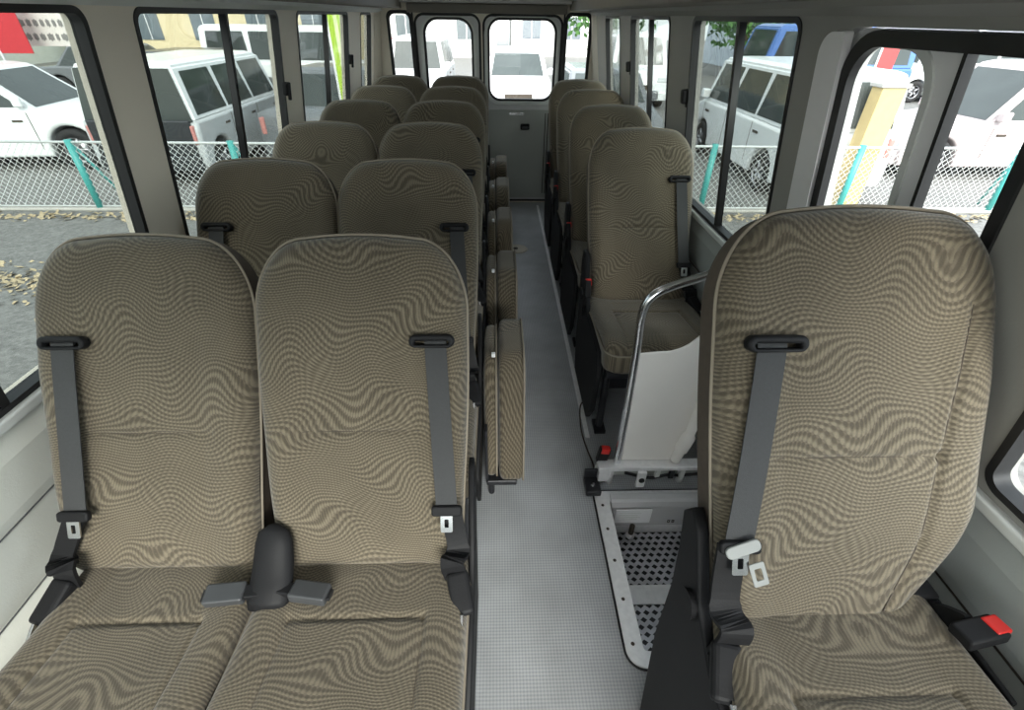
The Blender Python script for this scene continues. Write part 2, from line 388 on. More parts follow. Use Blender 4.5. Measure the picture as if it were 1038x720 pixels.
def rear_door(name, x0, x1, wx0, wx1, wz0, wz1, rad):
    dm = mB @ Matrix.Translation((0, 0, -.02))
    d = plate(name, [rrect(x0+.008, x1-.008, .028, 1.486, [.01, .06, .06, .01]), rrect(wx0-.022, wx1+.022, wz0-.022, wz1+.022, rad+.02)], .03, M['doorpaint'], dm); struct(d)
    def ch(n, loops, th, m, w, bevel=0): o = plate(n, loops, th, m, Matrix.Translation((0, 0, w)), d, bevel); return o
    ch('glass_pane', [rrect(wx0-.015, wx1+.015, wz0-.015, wz1+.015, rad+.01)], .004, M['glass_clear'], 0)
    ch('window_gasket', [rrect(wx0-.018, wx1+.018, wz0-.018, wz1+.018, rad+.015), rrect(wx0, wx1, wz0, wz1, rad)], .03, M['rubber'], .008)
    ch('window_trim', [rrect(wx0-.045, wx1+.045, wz0-.05, wz1+.028, rad+.04), rrect(wx0-.018, wx1+.018, wz0-.018, wz1+.018, rad+.015)], .022, M['sill'], .018, .004)
    ch('lining_panel', [rrect(x0+.03, x1-.03, .05, .815, .02)], .012, M['doorgrey'], .02, .003)
    ch('door_seal', [rrect(x0-.008, x1+.008, .015, 1.50, [.02, .08, .08, .02]), rrect(x0+.01, x1-.01, .03, 1.482, [.012, .06, .06, .012])], .02, M['rubber'], .016)
    return d
rear_door('door_1', d1[0], d1[1], -.575, -.207, .86, 1.455, .10)
D2 = rear_door('door_2', d2[0], d2[1], -.055, .475, .90, 1.458, .085)
o = plate('grab_plate', [rrect(.11, .24, .775, .795, .006)], .012, M['chrome'], Matrix.Translation((0, 0, .03)), D2, .002)
o = plate('door_handle', [rrect(.21, .29, .655, .705, .012)], .02, M['black'], Matrix.Translation((0, 0, .032)), D2, .004)
o = plate('handle_lever', [rrect(.222, .278, .672, .688, .006)], .012, M['buckle'], Matrix.Translation((0, 0, .045)), o, .002)
# ribs on the right of the door lining
for x in (.43, .455): plate('door_rib', [rrect(x-.004, x+.004, .09, .79, .003)], .012, M['stitch'], Matrix.Translation((0, 0, .022)), D2)
# header box over the rear doors and bright strip above it
trim(box('t', -.70, .56, YB-.075, YB-.002, 1.50, 1.562, M['header'], bevel=.008))
trim(box('t', -.90, .78, YB-.10, YB-.002, 1.565, 1.66, M['ceil'], bevel=.008))
# body pillars between back doors and quarter windows
trim(box('t', -.675, -.662, YB-.03, YB, .02, 1.50, M['rubber'], bevel=.003)); trim(box('t', .54, .552, YB-.03, YB, .02, 1.50, M['rubber'], bevel=.003))
# corner posts (cream) in the rear corners
for s, x0 in ((-1, -.955), (1, .80)):
    bm = bmesh.new(); pr = []
    for z, xx in ((0, x0*1.0+ (s*.09)), (SILL, x0+s*.10), (1.56, x0)):
        pr.append([bm.verts.new((xx, YB-.10, z)), bm.verts.new((xx-s*.05, YB-.012, z)), bm.verts.new((xx+s*.03, YB-.012, z)), bm.verts.new((xx+s*.03, YB-.10, z))])
    for a, b in zip(pr, pr[1:]):
        for k in range(4): bm.faces.new((a[k], a[(k+1) % 4], b[(k+1) % 4], b[k]))
    bm.faces.new(pr[0]); bm.faces.new(pr[-1][::-1]); trim(bm_obj('t', bm, M['pillar']))

# ------------------------------------------------------------------ front end of the bus (behind the camera), with windscreen
mF = frame_mtx((0, YF, 0), (1, 0, 0), (0, 0, 1))
struct(plate('wall_front', [[(-1.10, -.02), (.95, -.02), (.84, 1.86), (-1.0, 1.86)], rrect(-.97, .80, .72, 1.62, .08)], .05, M['panel_l'], mF @ Matrix.Translation((0, 0, .025))))
n_win[0] += 1
struct(plate('window_%d' % n_win[0], [rrect(-.97, .80, .72, 1.62, .08)], .004, M['glass_clear'], mF @ Matrix.Translation((0, 0, .02))))

# ------------------------------------------------------------------ entrance door on the right and its step well
mD = mR @ Matrix.Translation((0, 0, .03))
def dv(z): return vz(z)
dd = plate('door_3', [rrect(.962, DOOR[1]-.004, vz(.803), vz(1.472), [.01, .09, .01, .01]), rrect(1.012, 1.250, vz(.845), vz(1.448), [.05, .06, .09, .05])], .018, M['white'], mD)
struct(dd)
plate('front_leaf', [rrect(DOOR[0]+.004, .958, vz(.803), vz(1.472), .01), rrect(.762, .950, vz(.845), vz(1.463), .012)], .018, M['white'], None, dd)
plate('glass_pane', [rrect(1.0, 1.262, vz(.835), vz(1.458), .055)], .004, M['glass_clear'], Matrix.Translation((0, 0, .004)), dd)
plate('glass_pane', [rrect(.757, .955, vz(.835), vz(1.468), .012)], .004, M['glass_clear'], Matrix.Translation((0, 0, .004)), dd)
plate('window_gasket', [rrect(1.0, 1.262, vz(.834), vz(1.460), [.055, .075, .10, .055]), rrect(1.018, 1.240, vz(.852), vz(1.440), [.05, .055, .082, .05])], .022, M['sill'], Matrix.Translation((0, 0, -.003)), dd)
plate('window_gasket', [rrect(.757, .957, vz(.838), vz(1.468), .014), rrect(.766, .948, vz(.848), vz(1.458), .01)], .021, M['rubber'], Matrix.Translation((0, 0, -.003)), dd)
plate('door_seal', [rrect(DOOR[0]-.004, DOOR[1]-.07, vz(.80), vz(1.474), [.03, .10, .05, .03]), rrect(DOOR[0]+.02, DOOR[1]-.10, vz(.82), vz(1.446), [.03, .085, .04, .03])], .02, M['rubber'], Matrix.Translation((0, 0, -.026)), dd)
plate('door_jamb', [rrect(DOOR[1]-.072, DOOR[1]+.02, vz(.79), vz(1.47), [.01, .05, .008, .01])], .02, M['white'], Matrix.Translation((0, 0, -.036)), dd)
# lower door leaf in the step well
dl = plate('door_leaf_lower', [rrect(.62, 1.34, -.22, .80, .01)], .03, M['white'], frame_mtx((.925, 0, 0), (0, 1, 0), (0, 0, 1))); struct(dl); dl.name = 'door_4'

ZW = -.20
bm = bmesh.new()
x0, x1, y0, y1 = WELL
add_box(bm, x0-.02, x0, y0-.02, y1+.02, ZW-.02, -.001); add_box(bm, x0, x1, y0-.02, y0, ZW-.02, -.001); add_box(bm, x0, x1, y1, y1+.02, ZW-.02, -.001); add_box(bm, x1, x1+.02, y0-.02, y1+.02, ZW-.02, -.001)
struct(bm_obj('wall_step_well', bm, M['alu']))
def tread_mat():
    m = mat('diamond_tread', (.08, .08, .09), .35, metal=.4); nt = m.node_tree; b = nt.nodes['Principled BSDF']
    tc = N(nt, 'ShaderNodeTexCoord'); s = N(nt, 'ShaderNodeSeparateXYZ'); nt.links.new(tc.outputs['Object'], s.inputs[0])
    row = math_node(nt, 'FLOOR', math_node(nt, 'DIVIDE', s.outputs[1], .024))
    u = math_node(nt, 'FRACT', math_node(nt, 'ADD', math_node(nt, 'DIVIDE', s.outputs[0], .030), math_node(nt, 'MULTIPLY', row, .5)))
    v = math_node(nt, 'FRACT', math_node(nt, 'DIVIDE', s.outputs[1], .024))
    d = math_node(nt, 'ADD', math_node(nt, 'ABSOLUTE', math_node(nt, 'SUBTRACT', u, .5)), math_node(nt, 'ABSOLUTE', math_node(nt, 'SUBTRACT', v, .5)))
    e = math_node(nt, 'GREATER_THAN', d, .40)
    n = N(nt, 'ShaderNodeTexNoise'); n.inputs['Scale'].default_value = 14; nt.links.new(tc.outputs['Object'], n.inputs['Vector'])
    mx = N(nt, 'ShaderNodeMix', data_type='RGBA'); mx.inputs[6].default_value = (.012, .012, .014, 1); mx.inputs[7].default_value = (.62, .62, .66, 1)
    nt.links.new(math_node(nt, 'MULTIPLY', e, math_node(nt, 'ADD', n.outputs['Fac'], .35)), mx.inputs[0]); nt.links.new(mx.outputs[2], b.inputs['Base Color'])
    bp = N(nt, 'ShaderNodeBump'); bp.inputs['Strength'].default_value = .8; bp.inputs['Distance'].default_value = .002
    nt.links.new(e, bp.inputs['Height']); nt.links.new(bp.outputs['Normal'], b.inputs['Normal']); return m
M['tread'] = tread_mat()
st = box('entrance_step', x0+.002, x1-.002, y0+.002, y1-.002, ZW-.016, ZW+.004, M['tread'])
setp(st, 'sunken entrance step with dark diamond tread beside the aisle', 'step')
tp = box('step_nosing', x0+.003, x1-.003, .83, .90, ZW+.004, ZW+.010, M['alu'], st, .002)
# aluminium floor edging round the well with screws
ed = plate('well_edging', [rrect(.362, .90, .555, 1.165, [.05, .01, .01, .05]), rrect(x0, x1, y0, y1, .012)], .006, M['alu'], Matrix.Translation((0, 0, .004)), None, .0015)
setp(ed, 'aluminium edging strip framing the sunken entrance step', 'floor edging')
bm = bmesh.new(); add_tube(bm, [(p[0], p[1], .004) for p in rrect(.359, .903, .552, 1.168, [.053, .01, .01, .053])], .0035, 6, True); bm_obj('edging_seal', bm, M['rubber'], ed, True, Matrix.Translation((0, 0, -.004)))
for (sx, sy) in ((.386, .62), (.386, .75), (.386, .88), (.386, 1.0), (.386, 1.1), (.50, .576), (.64, .576)):
    bm = bmesh.new(); bmesh.ops.create_cone(bm, segments=14, radius1=.006, radius2=.004, depth=.003, cap_ends=True); bm_obj('screw', bm, M['stitch'], ed, False, Matrix.Translation((sx, sy, .004)))
# seat track strips on the floor beside the right-hand seats
trim(box('t', .375, .395, 1.45, 4.55, 0, .006, M['alu'], bevel=.0015))

# ------------------------------------------------------------------ upholstered pads
def outline_backrest(L=.762):
    half = []
    n = 26
    for k in range(n+1):
        w = (L-.165)*k/n
        u = .212+.018*(0.5-0.5*math.cos(PI*min(1, w/.50)))
        if w < .04: u -= .04-math.sqrt(max(0, .04**2-(.04-w)**2))
        half.append((u, w))
    for k in range(1, 25):
        t = PI/2*k/24
        half.append((.118+.112*math.cos(t)**(2/2.0), L-.165+.157*math.sin(t)**(2/1.9)))
    for k in range(1, 9):
        q = k/8; half.append((.118*(1-q), L-.008+.008*(1-(1-q)**2)))
    pts = half + [(-u, w) for u, w in half[::-1][1:]]
    return resample(pts, 168)
def resample(pts, n):
    P = [Vector((p[0], p[1])) for p in pts]; P.append(P[0]); ds = [0]
    for a, b in zip(P, P[1:]): ds.append(ds[-1]+(b-a).length)
    out = []; j = 0
    for k in range(n):
        s = ds[-1]*k/n
        while ds[j+1] < s: j += 1
        t = (s-ds[j])/max(1e-9, ds[j+1]-ds[j]); q = P[j].lerp(P[j+1], t); out.append((q.x, q.y))
    return out
def seg_dist(p, a, b):
    ax, ay = a; bx, by = b; dx, dy = bx-ax, by-ay
    t = ((p[0]-ax)*dx+(p[1]-ay)*dy)/(dx*dx+dy*dy+1e-12); t = max(0, min(1, t))
    return math.hypot(p[0]-ax-t*dx, p[1]-ay-t*dy)
def pad_front(outline, cen, T, fil, puff, grooves, shape=None, rings=46, gd=.007, gw=.0055):
    """front (padded) shell: +z is the front; outline at z = T/2 - fil"""
    bm = bmesh.new(); n = len(outline); cx, cy = cen
    def height(x, y, e):
        z = T/2
        if e < fil: z -= fil-math.sqrt(max(0, fil*fil-(fil-e)**2))
        z += puff*(1-math.exp(-e/.06))-puff
        for g in grooves:
            for a, b in zip(g, g[1:]):
                if min(a[0], b[0])-.03 < x < max(a[0], b[0])+.03 and min(a[1], b[1])-.03 < y < max(a[1], b[1])+.03:
                    d = seg_dist((x, y), a, b)
                    if d < .03: z -= gd*math.exp(-(d/gw)**2)
        if shape: z += shape(x, y)
        return z
    prev = None; ss = []
    for k in range(rings+1):
        q = k/rings; ss.append(1-q if q > .12 else 1-q*.6-q*q*(.4/.12))
    ss[-1] = 0
    for k in range(rings):
        s = ss[k]; ring = []
        for i, (x, y) in enumerate(outline):
            X = cx+(x-cx)*s; Y = cy+(y-cy)*s
            if s > .6:
                e = min(seg_dist((X, Y), outline[(i+j) % n], outline[(i+j+1) % n]) for j in range(-14, 14)) if s < 1 else 0
            else: e = .08
            ring.append(bm.verts.new((X, Y, height(X, Y, e))))
        if prev:
            for i in range(n): bm.faces.new((prev[i], prev[(i+1) % n], ring[(i+1) % n], ring[i]))
        prev = ring
    c = bm.verts.new((cx, cy, height(cx, cy, .08)))
    for i in range(n): bm.faces.new((prev[i], prev[(i+1) % n], c))
    sm = bmesh.new()
    for g in grooves:
        pts = []
        for a, b in zip(g, g[1:]):
            for q in range(24):
                t = q/24; x = a[0]+(b[0]-a[0])*t; y = a[1]+(b[1]-a[1])*t; pts.append((x, y, height(x, y, .06)+.0012))
        add_tube(sm, pts, .0011, 6)
    me = bpy.data.meshes.new('stitching'); sm.to_mesh(me); sm.free(); me.materials.append(M['stitch'])
    return bm, me
def pad_back(outline, cen, z0, z1, fil, rings=8):
    """side wall from z0 down to z1 and a rounded back"""
    bm = bmesh.new(); n = len(outline); cx, cy = cen; prof = [(1, z0), (1, (z0+z1)/2)]
    W = .2
    for k in range(6):
        t = PI/2*k/5; prof.append((1-(fil/W)*(1-math.cos(t))*.9, z1+fil-fil*math.sin(t)))
    for k in range(1, rings): prof.append((max(0.02, (1-fil/W)*(1-k/rings)), z1-.004*math.sin(PI/2*k/rings)))
    prev = None
    for s, z in prof:
        ring = [bm.verts.new((cx+(x-cx)*s, cy+(y-cy)*s, z)) for x, y in outline]
        if prev:
            for i in range(n): bm.faces.new((prev[i], prev[(i+1) % n], ring[(i+1) % n], ring[i]))
        prev = ring
    bm.faces.new(prev); return bm

TB = .125        # backrest thickness
OB = outline_backrest(); CB = (0, .36)
# the big front seat narrows at the bottom on the wall side
OBF = [(x-(.105*((.24-y)/.24)**1.3 if x > 0 and y < .24 else 0)*max(0, min(1, x/.2)), y) for x, y in OB]
FB = .042
seams_b = [[(-.140, .335), (.140, .335)], [(.170, .60), (.140, .335), (.118, .18), (.070, .03)]]
def shape_back(x, y):      # side wings stand a little proud of the middle, lumbar swell
    return .010*max(0, min(1, (abs(x)-.12)/.06))*max(0, min(1, (.62-y)/.15))+.008*math.exp(-((y-.2)/.10)**2)
back_kinds = []
for OO, sm_ in ((OB, seams_b[:1]), (OBF, seams_b)):
    bmf, me_bs = pad_front(OO, CB, TB, FB, .010, sm_, shape_back, rings=58)
    me_bf = bpy.data.meshes.new('backrest_pad'); bmesh.ops.recalc_face_normals(bmf, faces=bmf.faces[:]); bmf.to_mesh(me_bf); bmf.free()
    me_bf.materials.append(M['fabric']); [setattr(p, 'use_smooth', True) for p in me_bf.polygons]
    bmb = pad_back(OO, CB, TB/2-FB, -TB/2, .03); bmesh.ops.recalc_face_normals(bmb, faces=bmb.faces[:])
    me_bb = bpy.data.meshes.new('backrest_shell'); bmb.to_mesh(me_bb); bmb.free(); me_bb.materials.append(M['vinyl_brown']); [setattr(p, 'use_smooth', True) for p in me_bb.polygons]
    bmp = bmesh.new(); add_tube(bmp, [(x*1.004, .36+(y-.36)*1.004, TB/2-FB) for x, y in OO], .0032, 6, True)
    me_bp = bpy.data.meshes.new('piping'); bmp.to_mesh(me_bp); bmp.free(); me_bp.materials.append(M['piping']); [setattr(p, 'use_smooth', True) for p in me_bp.polygons]
    back_kinds.append((me_bf, me_bs, me_bb, me_bp))

def cushion_outline(w, y0, y1, r=.05, rb=.03):
    return resample(rrect(-w/2, w/2, y0, y1, [r, rb, rb, r], 10), 150)
TC = .12
OC = cushion_outline(.458, -.43, .07, .06)
seams_c = [[(-.14, -.115), (.14, -.115)], [(-.14, -.115), (-.145, -.42)], [(.14, -.115), (.145, -.42)]]
def shape_cush(x, y): return .012*max(0, min(1, (abs(x)-.13)/.06))-.035*max(0, (-y-.36)/.07)**2*.6+.010*math.exp(-((y+.30)/.1)**2)
bmf, me_cs = pad_front(OC, (0, -.18), TC, .032, .012, seams_c, shape_cush, rings=50)
me_cf = bpy.data.meshes.new('cushion_pad'); bmesh.ops.recalc_face_normals(bmf, faces=bmf.faces[:]); bmf.to_mesh(me_cf); bmf.free(); me_cf.materials.append(M['fabric']); [setattr(p, 'use_smooth', True) for p in me_cf.polygons]
bmb = pad_back(OC, (0, -.18), TC/2-.032, -TC/2, .02); bmesh.ops.recalc_face_normals(bmb, faces=bmb.faces[:])
me_cb = bpy.data.meshes.new('cushion_shell'); bmb.to_mesh(me_cb); bmb.free(); me_cb.materials.append(M['fabric']); [setattr(p, 'use_smooth', True) for p in me_cb.polygons]
bmp = bmesh.new(); add_tube(bmp, [(x*1.003, -.18+(y+.18)*1.003, TC/2-.034) for x, y in OC], .0038, 6, True)
me_cp = bpy.data.meshes.new('cushion_piping'); bmp.to_mesh(me_cp); bmp.free(); me_cp.materials.append(M['piping']); [setattr(p, 'use_smooth', True) for p in me_cp.polygons]

REC = math.radians(28.5)
# backrest frame: local x = seat x, local y = up the back, local z = towards the sitter (-Y)
def back_mtx(cx):
    up = Vector((0, math.sin(REC), math.cos(REC))); fr = Vector((0, -math.cos(REC), math.sin(REC)))
    m = Matrix((Vector((1, 0, 0)), up, fr)).transposed().to_4x4()
    o = Vector((cx, 0, .455))-fr*(TB/2-.002)-up*.01
    m.translation = o; return m
def back_pt(cx, u, w, off=0.0): return back_mtx(cx) @ Vector((u, w, TB/2+off))

def make_backrest(root, cx, kind=0):
    me_bf, me_bs, me_bb, me_bp = back_kinds[kind]
    f = link('backrest', me_bf, None, root, mtx=back_mtx(cx))
    link('backrest_cover', me_bb, None, f); link('piping', me_bp, None, f); link('stitching', me_bs, None, f)
    return f
def make_cushion(root, cx, sx=1.0, dz=0):
    m = Matrix.Translation((cx, 0, .455-TC/2+.008+dz)) @ Matrix.Rotation(math.radians(-4), 4, 'X') @ Matrix.Diagonal((sx, 1, 1, 1))
    f = link('seat_cushion', me_cf, None, root, mtx=m); link('cushion_cover', me_cb, None, f); link('piping', me_cp, None, f); link('stitching', me_cs, None, f)
    return f
def make_belt(root, cx, s, tag=False, gu=.150, wu=.160, lu=.165, lw=.17, ax=.222):
    """s = side of the guide (+1 / -1)"""
    B = back_mtx(cx)
    # webbing, with guide, tongue and anchor as its pieces
    gw_ = .535
    top = B @ Vector((s*wu, gw_-.016, TB/2+.013)); slot = B @ Vector((s*wu, gw_-.004, TB/2+.006))
    mid = B @ Vector((s*(wu*.5+lu*.5), .34, TB/2+.022)); low = B @ Vector((s*lu, lw, TB/2+.030))
    end = Vector((cx+s*(ax-.012), -.025, .52)); anc = Vector((cx+s*ax, -.03, .45))
    bm = bmesh.new(); pts = catmull([slot, top, mid, low], 8); add_ribbon(bm, pts, Vector((1, 0, 0)), .046, .0025)
    web = bm_obj('seat_belt', bm, M['web'], root)
    gm = B @ Matrix.Translation((s*gu, gw_, TB/2+.010))
    me = plate_mesh([rrect(-.048, .048, -.013, .015, .0135), rrect(-.036, .036, -.006, .002, .0035)], .022, .005)
    link('belt_guide', me, M['black'], web, False, gm)
    tm = B @ Matrix.Translation((s*lu, lw-.004, TB/2+.034))
    me = plate_mesh([rrect(-.033, .033, -.010, .013, .007)], .014, .004); link('belt_tongue', me, M['black'], web, False, tm)
    me = plate_mesh([rrect(-.013, .013, -.046, -.006, .004), rrect(-.0045, .0045, -.035, -.016, .002)], .003, 0); link('tongue_plate', me, M['chrome'], web, False, tm @ Matrix.Translation((0, 0, .004)))
    if tag:
        me = plate_mesh([rrect(-.012, .012, -.042, .0, .003), rrect(-.006, .006, -.032, -.010, .002)], .0015, 0); link('care_tag', me, M['wrap'], web, False, tm @ Matrix.Translation((-.022*s, -.022, .010)) @ Matrix.Rotation(.3, 4, 'Z'))
        me = plate_mesh([rrect(-.028, .028, -.012, .010, .009)], .006, .002); link('clear_wrap', me, M['wrap'], web, False, tm @ Matrix.Translation((0, .004, .010)) @ Matrix.Rotation(-.35*s, 4, 'Z'))
    back = B @ Vector((s*(lu+.006), lw-.005, TB/2+.022)); m2 = B @ Vector((s*(lu*.5+.115), lw*.42, TB/2+.020))
    bm = bmesh.new(); add_ribbon(bm, catmull([back, m2, end, anc], 8), Vector((1, .1*s, 0)), [.046]*8+[.052]*8+[.050]*8+[.044], .008); bm_obj('belt_lower_strap', bm, M['black'], web)
    bm = bmesh.new()
    add_box(bm, -.024, .024, -.055, .035, -.016, .016, .010); bmesh.ops.transform(bm, matrix=Matrix.Translation((cx+s*(ax+.004), -.055, .472)) @ Matrix.Rotation(s*.25, 4, 'Z') @ Matrix.Rotation(.45, 4, 'X'), verts=bm.verts)
    bm_obj('anchor_cover', bm, M['black'], web)
    bm = bmesh.new(); add_box(bm, -.003, .003, -.022, .008, -.007, .007, .001); bm_obj('anchor_plate', bm, M['chrome'], web, False, Matrix.Translation((cx+s*(ax+.012), -.115, .462)) @ Matrix.Rotation(.5, 4, 'X'))
    return web
def make_leg(root, x, y, top=.335):
    bm = bmesh.new(); add_tube(bm, [(x, y, top), (x, y, .02)], .016, 10); add_box(bm, x-.025, x+.025, y-.04, y+.04, 0, .02, .004)
    return bm_obj('leg', bm, M['blackm'], root)
def buckle_box(name, root, m, material, red=True, stalk=None):
    bm = bmesh.new(); add_box(bm, -.021, .021, -.036, .036, -.012, .012, .005); o = bm_obj(name, bm, material, root, False, m)
    if red: box('release_button', -.016, .016, .014, .041, -.008, .0145, M['red'], o, .003)
    return o

def make_single(g, mirror=False, front=False):
    """guide on +x unless mirrored"""
    s = -1 if mirror else 1
    root = thing('single_seat', g['label'], 'seat', group=g.get('group'))
    make_backrest(root, 0, 1 if front else 0); make_cushion(root, -.028 if front else 0, .885 if front else 1, .026 if front else 0); make_belt(root, 0, s, tag=front, gu=.155, wu=.163, lu=.205 if front else .18, lw=.20 if front else .17)
    bm = bmesh.new(); add_box(bm, -.20, .20, -.36, .06, .30, .335, .006); add_box(bm, -.19, .19, -.30, -.26, .20, .30, .004); bm_obj('seat_frame', bm, M['blackm'], root)
    for x in (-.19, .19):
        for y in (-.33, .02): make_leg(root, x, y)
    # aisle side cover with recliner
    a = -1
    x = a*.236
    outline = [(-.36, .13), (-.30, .04), (.06, .04), (.12, .20), (.13, .44), (.17, .58), (.15, .64), (.10, .64), (.03, .50), (-.06, .43), (-.34, .42), (-.38, .36)]
    if front:
        outline = [(-.36, -.10), (.06, -.10), (.12, .20), (.13, .40), (.15, .50), (.175, .58), (.15, .62), (.11, .60), (.03, .49), (-.06, .44), (-.34, .43), (-.38, .36)]
        bm = bmesh.new(); add_box(bm, .190, .200, -.12, .13, .28, .47, .004); add_box(bm, .130, .19, .04, .12, .40, .49, .008); bm_obj('side_bracket', bm, M['black'], root)
    pm = frame_mtx((x, 0, 0), (0, 1, 0), (0, 0, 1)); sc = plate('side_cover', [outline], .022, M['black'], pm, root, .005)
    bm = bmesh.new(); bmesh.ops.create_cone(bm, segments=24, radius1=.028, radius2=.024, depth=.014, cap_ends=True); bm_obj('recliner_cap', bm, M['black'], sc, False, Matrix.Translation((.05, .47, -.015)))
    # buckle on its stalk, opposite the guide
    bx = -s*.245
    bm = bmesh.new()
    if front:
        add_ribbon(bm, catmull([(.165, .05, .44), (.168, .01, .49), (.172, -.02, .515)], 6), Vector((0, 1, .3)), .034, .012); o = bm_obj('buckle_stalk', bm, M['black'], root)
        buckle_box('belt_buckle', o, Matrix.Translation((.176, -.034, .522)) @ Matrix.Rotation(math.radians(-82), 4, 'Z') @ Matrix.Rotation(math.radians(8), 4, 'X') @ Matrix.Rotation(math.radians(-8), 4, 'Y') @ Matrix.Diagonal((.95, .95, 1.0, 1)), M['black'])
    else:
        add_ribbon(bm, catmull([(bx, .03, .36), (bx-s*.012, -.02, .45), (bx-s*.012, -.06, .53)], 6), Vector((0, 1, 0)), .026, .008); o = bm_obj('buckle_stalk', bm, M['black'], root)
        buckle_box('belt_buckle', o, Matrix.Translation((bx-s*.012, -.075, .56)) @ Matrix.Rotation(math.radians(70), 4, 'X') @ Matrix.Rotation(math.radians(90), 4, 'Y'), M['black'])
        bm = bmesh.new(); add_box(bm, -.02, .02, -.012, .012, -.004, .004, .002)
    return root
def make_double(g):
    root = thing('double_seat', g['label'], 'seat', group=g.get('group'))
    for s in (-1, 1):
        make_backrest(root, s*.2325); make_cushion(root, .2325 if s > 0 else -.2105, 1 if s > 0 else .905); make_belt(root, s*.2325, s, gu=.158 if s > 0 else .140, wu=.166 if s > 0 else .142, lu=.185 if s > 0 else .140, ax=.208 if s > 0 else .172)
    bm = bmesh.new(); add_box(bm, -.44, .44, -.36, .06, .30, .335, .006); add_box(bm, -.42, .42, -.30, -.26, .22, .30, .004); bm_obj('seat_frame', bm, M['blackm'], root)
    for x in (-.42, 0, .42):
        for y in (-.33, .02): make_leg(root, x, y)
    pm = frame_mtx((.468, 0, 0), (0, 1, 0), (0, 0, 1))
    plate('side_cover', [[(-.34, .30), (-.30, .22), (.06, .22), (.12, .40), (.19, .58), (.17, .64), (.13, .64), (.03, .47), (-.06, .405), (-.34, .40)]], .014, M['black'], pm, root, .004)
    # leather boot between the backrests with two buckles lying on the cushions
    bm = bmesh.new(); rings = []
    for (y, z, w, d) in ((-.085, .462, .082, .030), (-.07, .475, .092, .040), (-.04, .49, .092, .045), (-.01, .515, .088, .045), (.015, .545, .082, .04), (.03, .565, .068, .03), (.04, .578, .02, .012)):
        n = 14; c = Vector((.040, y, z)); up = Vector((0, -.8, .6)).normalized()
        rings.append([bm.verts.new(c+Vector((math.cos(2*PI*k/n)*w/2, 0, 0))+up*math.sin(2*PI*k/n)*d/2) for k in range(n)])
    for A, B in zip(rings, rings[1:]):
        for k in range(14): bm.faces.new((A[k], A[(k+1) % 14], B[(k+1) % 14], B[k]))
    bm.faces.new(rings[0]); bm.faces.new(rings[-1][::-1]); boot = bm_obj('buckle_boot', bm, M['black'], root, True)
    for s, an in ((-1, 8), (1, -14)):
        m = Matrix.Translation((.042+s*.088, -.066, .488)) @ Matrix.Rotation(math.radians(s*-90+an*.6), 4, 'Z') @ Matrix.Rotation(math.radians(-6), 4, 'Y') @ Matrix.Diagonal((1.0, 1.12, 1, 1))
        o = buckle_box('belt_buckle', boot, m, M['buckle'], red=False)
        box('buckle_slot', -.012, .012, .034, .042, -.004, .004, M['rubber'], o, .001)
        bm = bmesh.new(); add_box(bm, -.014, .014, -.062, -.034, -.007, .007, .003); bm_obj('buckle_neck', bm, M['black'], o)
    return root
def copy_tree(o, parent=None):
    c = o.copy(); col.objects.link(c)
    if parent is not None: c.parent = parent
    for ch in list(o.children): copy_tree(ch, c)
    return c

rows_word = ['front row on the left, nearest the camera', 'second row from the front on the left', 'third row from the front on the left', 'fourth row from the front on the left', 'second row from the back doors on the left', 'last row on the left, against the back doors']
YR = [.60, 1.265, 1.93, 2.60, 3.265, 3.93]
dbl = make_double({'label': 'x'})
for i, y in enumerate(YR):
    o = dbl if i == 0 else copy_tree(dbl)
    o.location = (-.532, y, 0); setp(o, 'brown patterned double seat in the '+rows_word[i], 'seat', 'double seats left of the aisle')
sng = make_single({'label': 'x'})
rw = ['just behind the entrance step', 'second behind the entrance step', 'third behind the entrance step', 'last before the back doors']
for i, y in enumerate((1.845, 2.51, 3.18, 3.76)):
    o = sng if i == 0 else copy_tree(sng)
    o.location = (.6325, y, 0); setp(o, 'brown single seat right of the aisle, '+rw[i], 'seat', 'single seats right of the aisle')
fr = make_single({'label': 'large pale brown single seat nearest the camera on the right, before the entrance step'}, mirror=True, front=True)
fr.location = (.617, .387, .135); fr.scale = (1.055, 1, 1)
# the front seat stands on a low plinth
pl = box('seat_plinth', .385, .85, .01, .50, .0, .135, M['black'], None, .008); setp(pl, 'low black plinth under the front right seat', 'plinth')

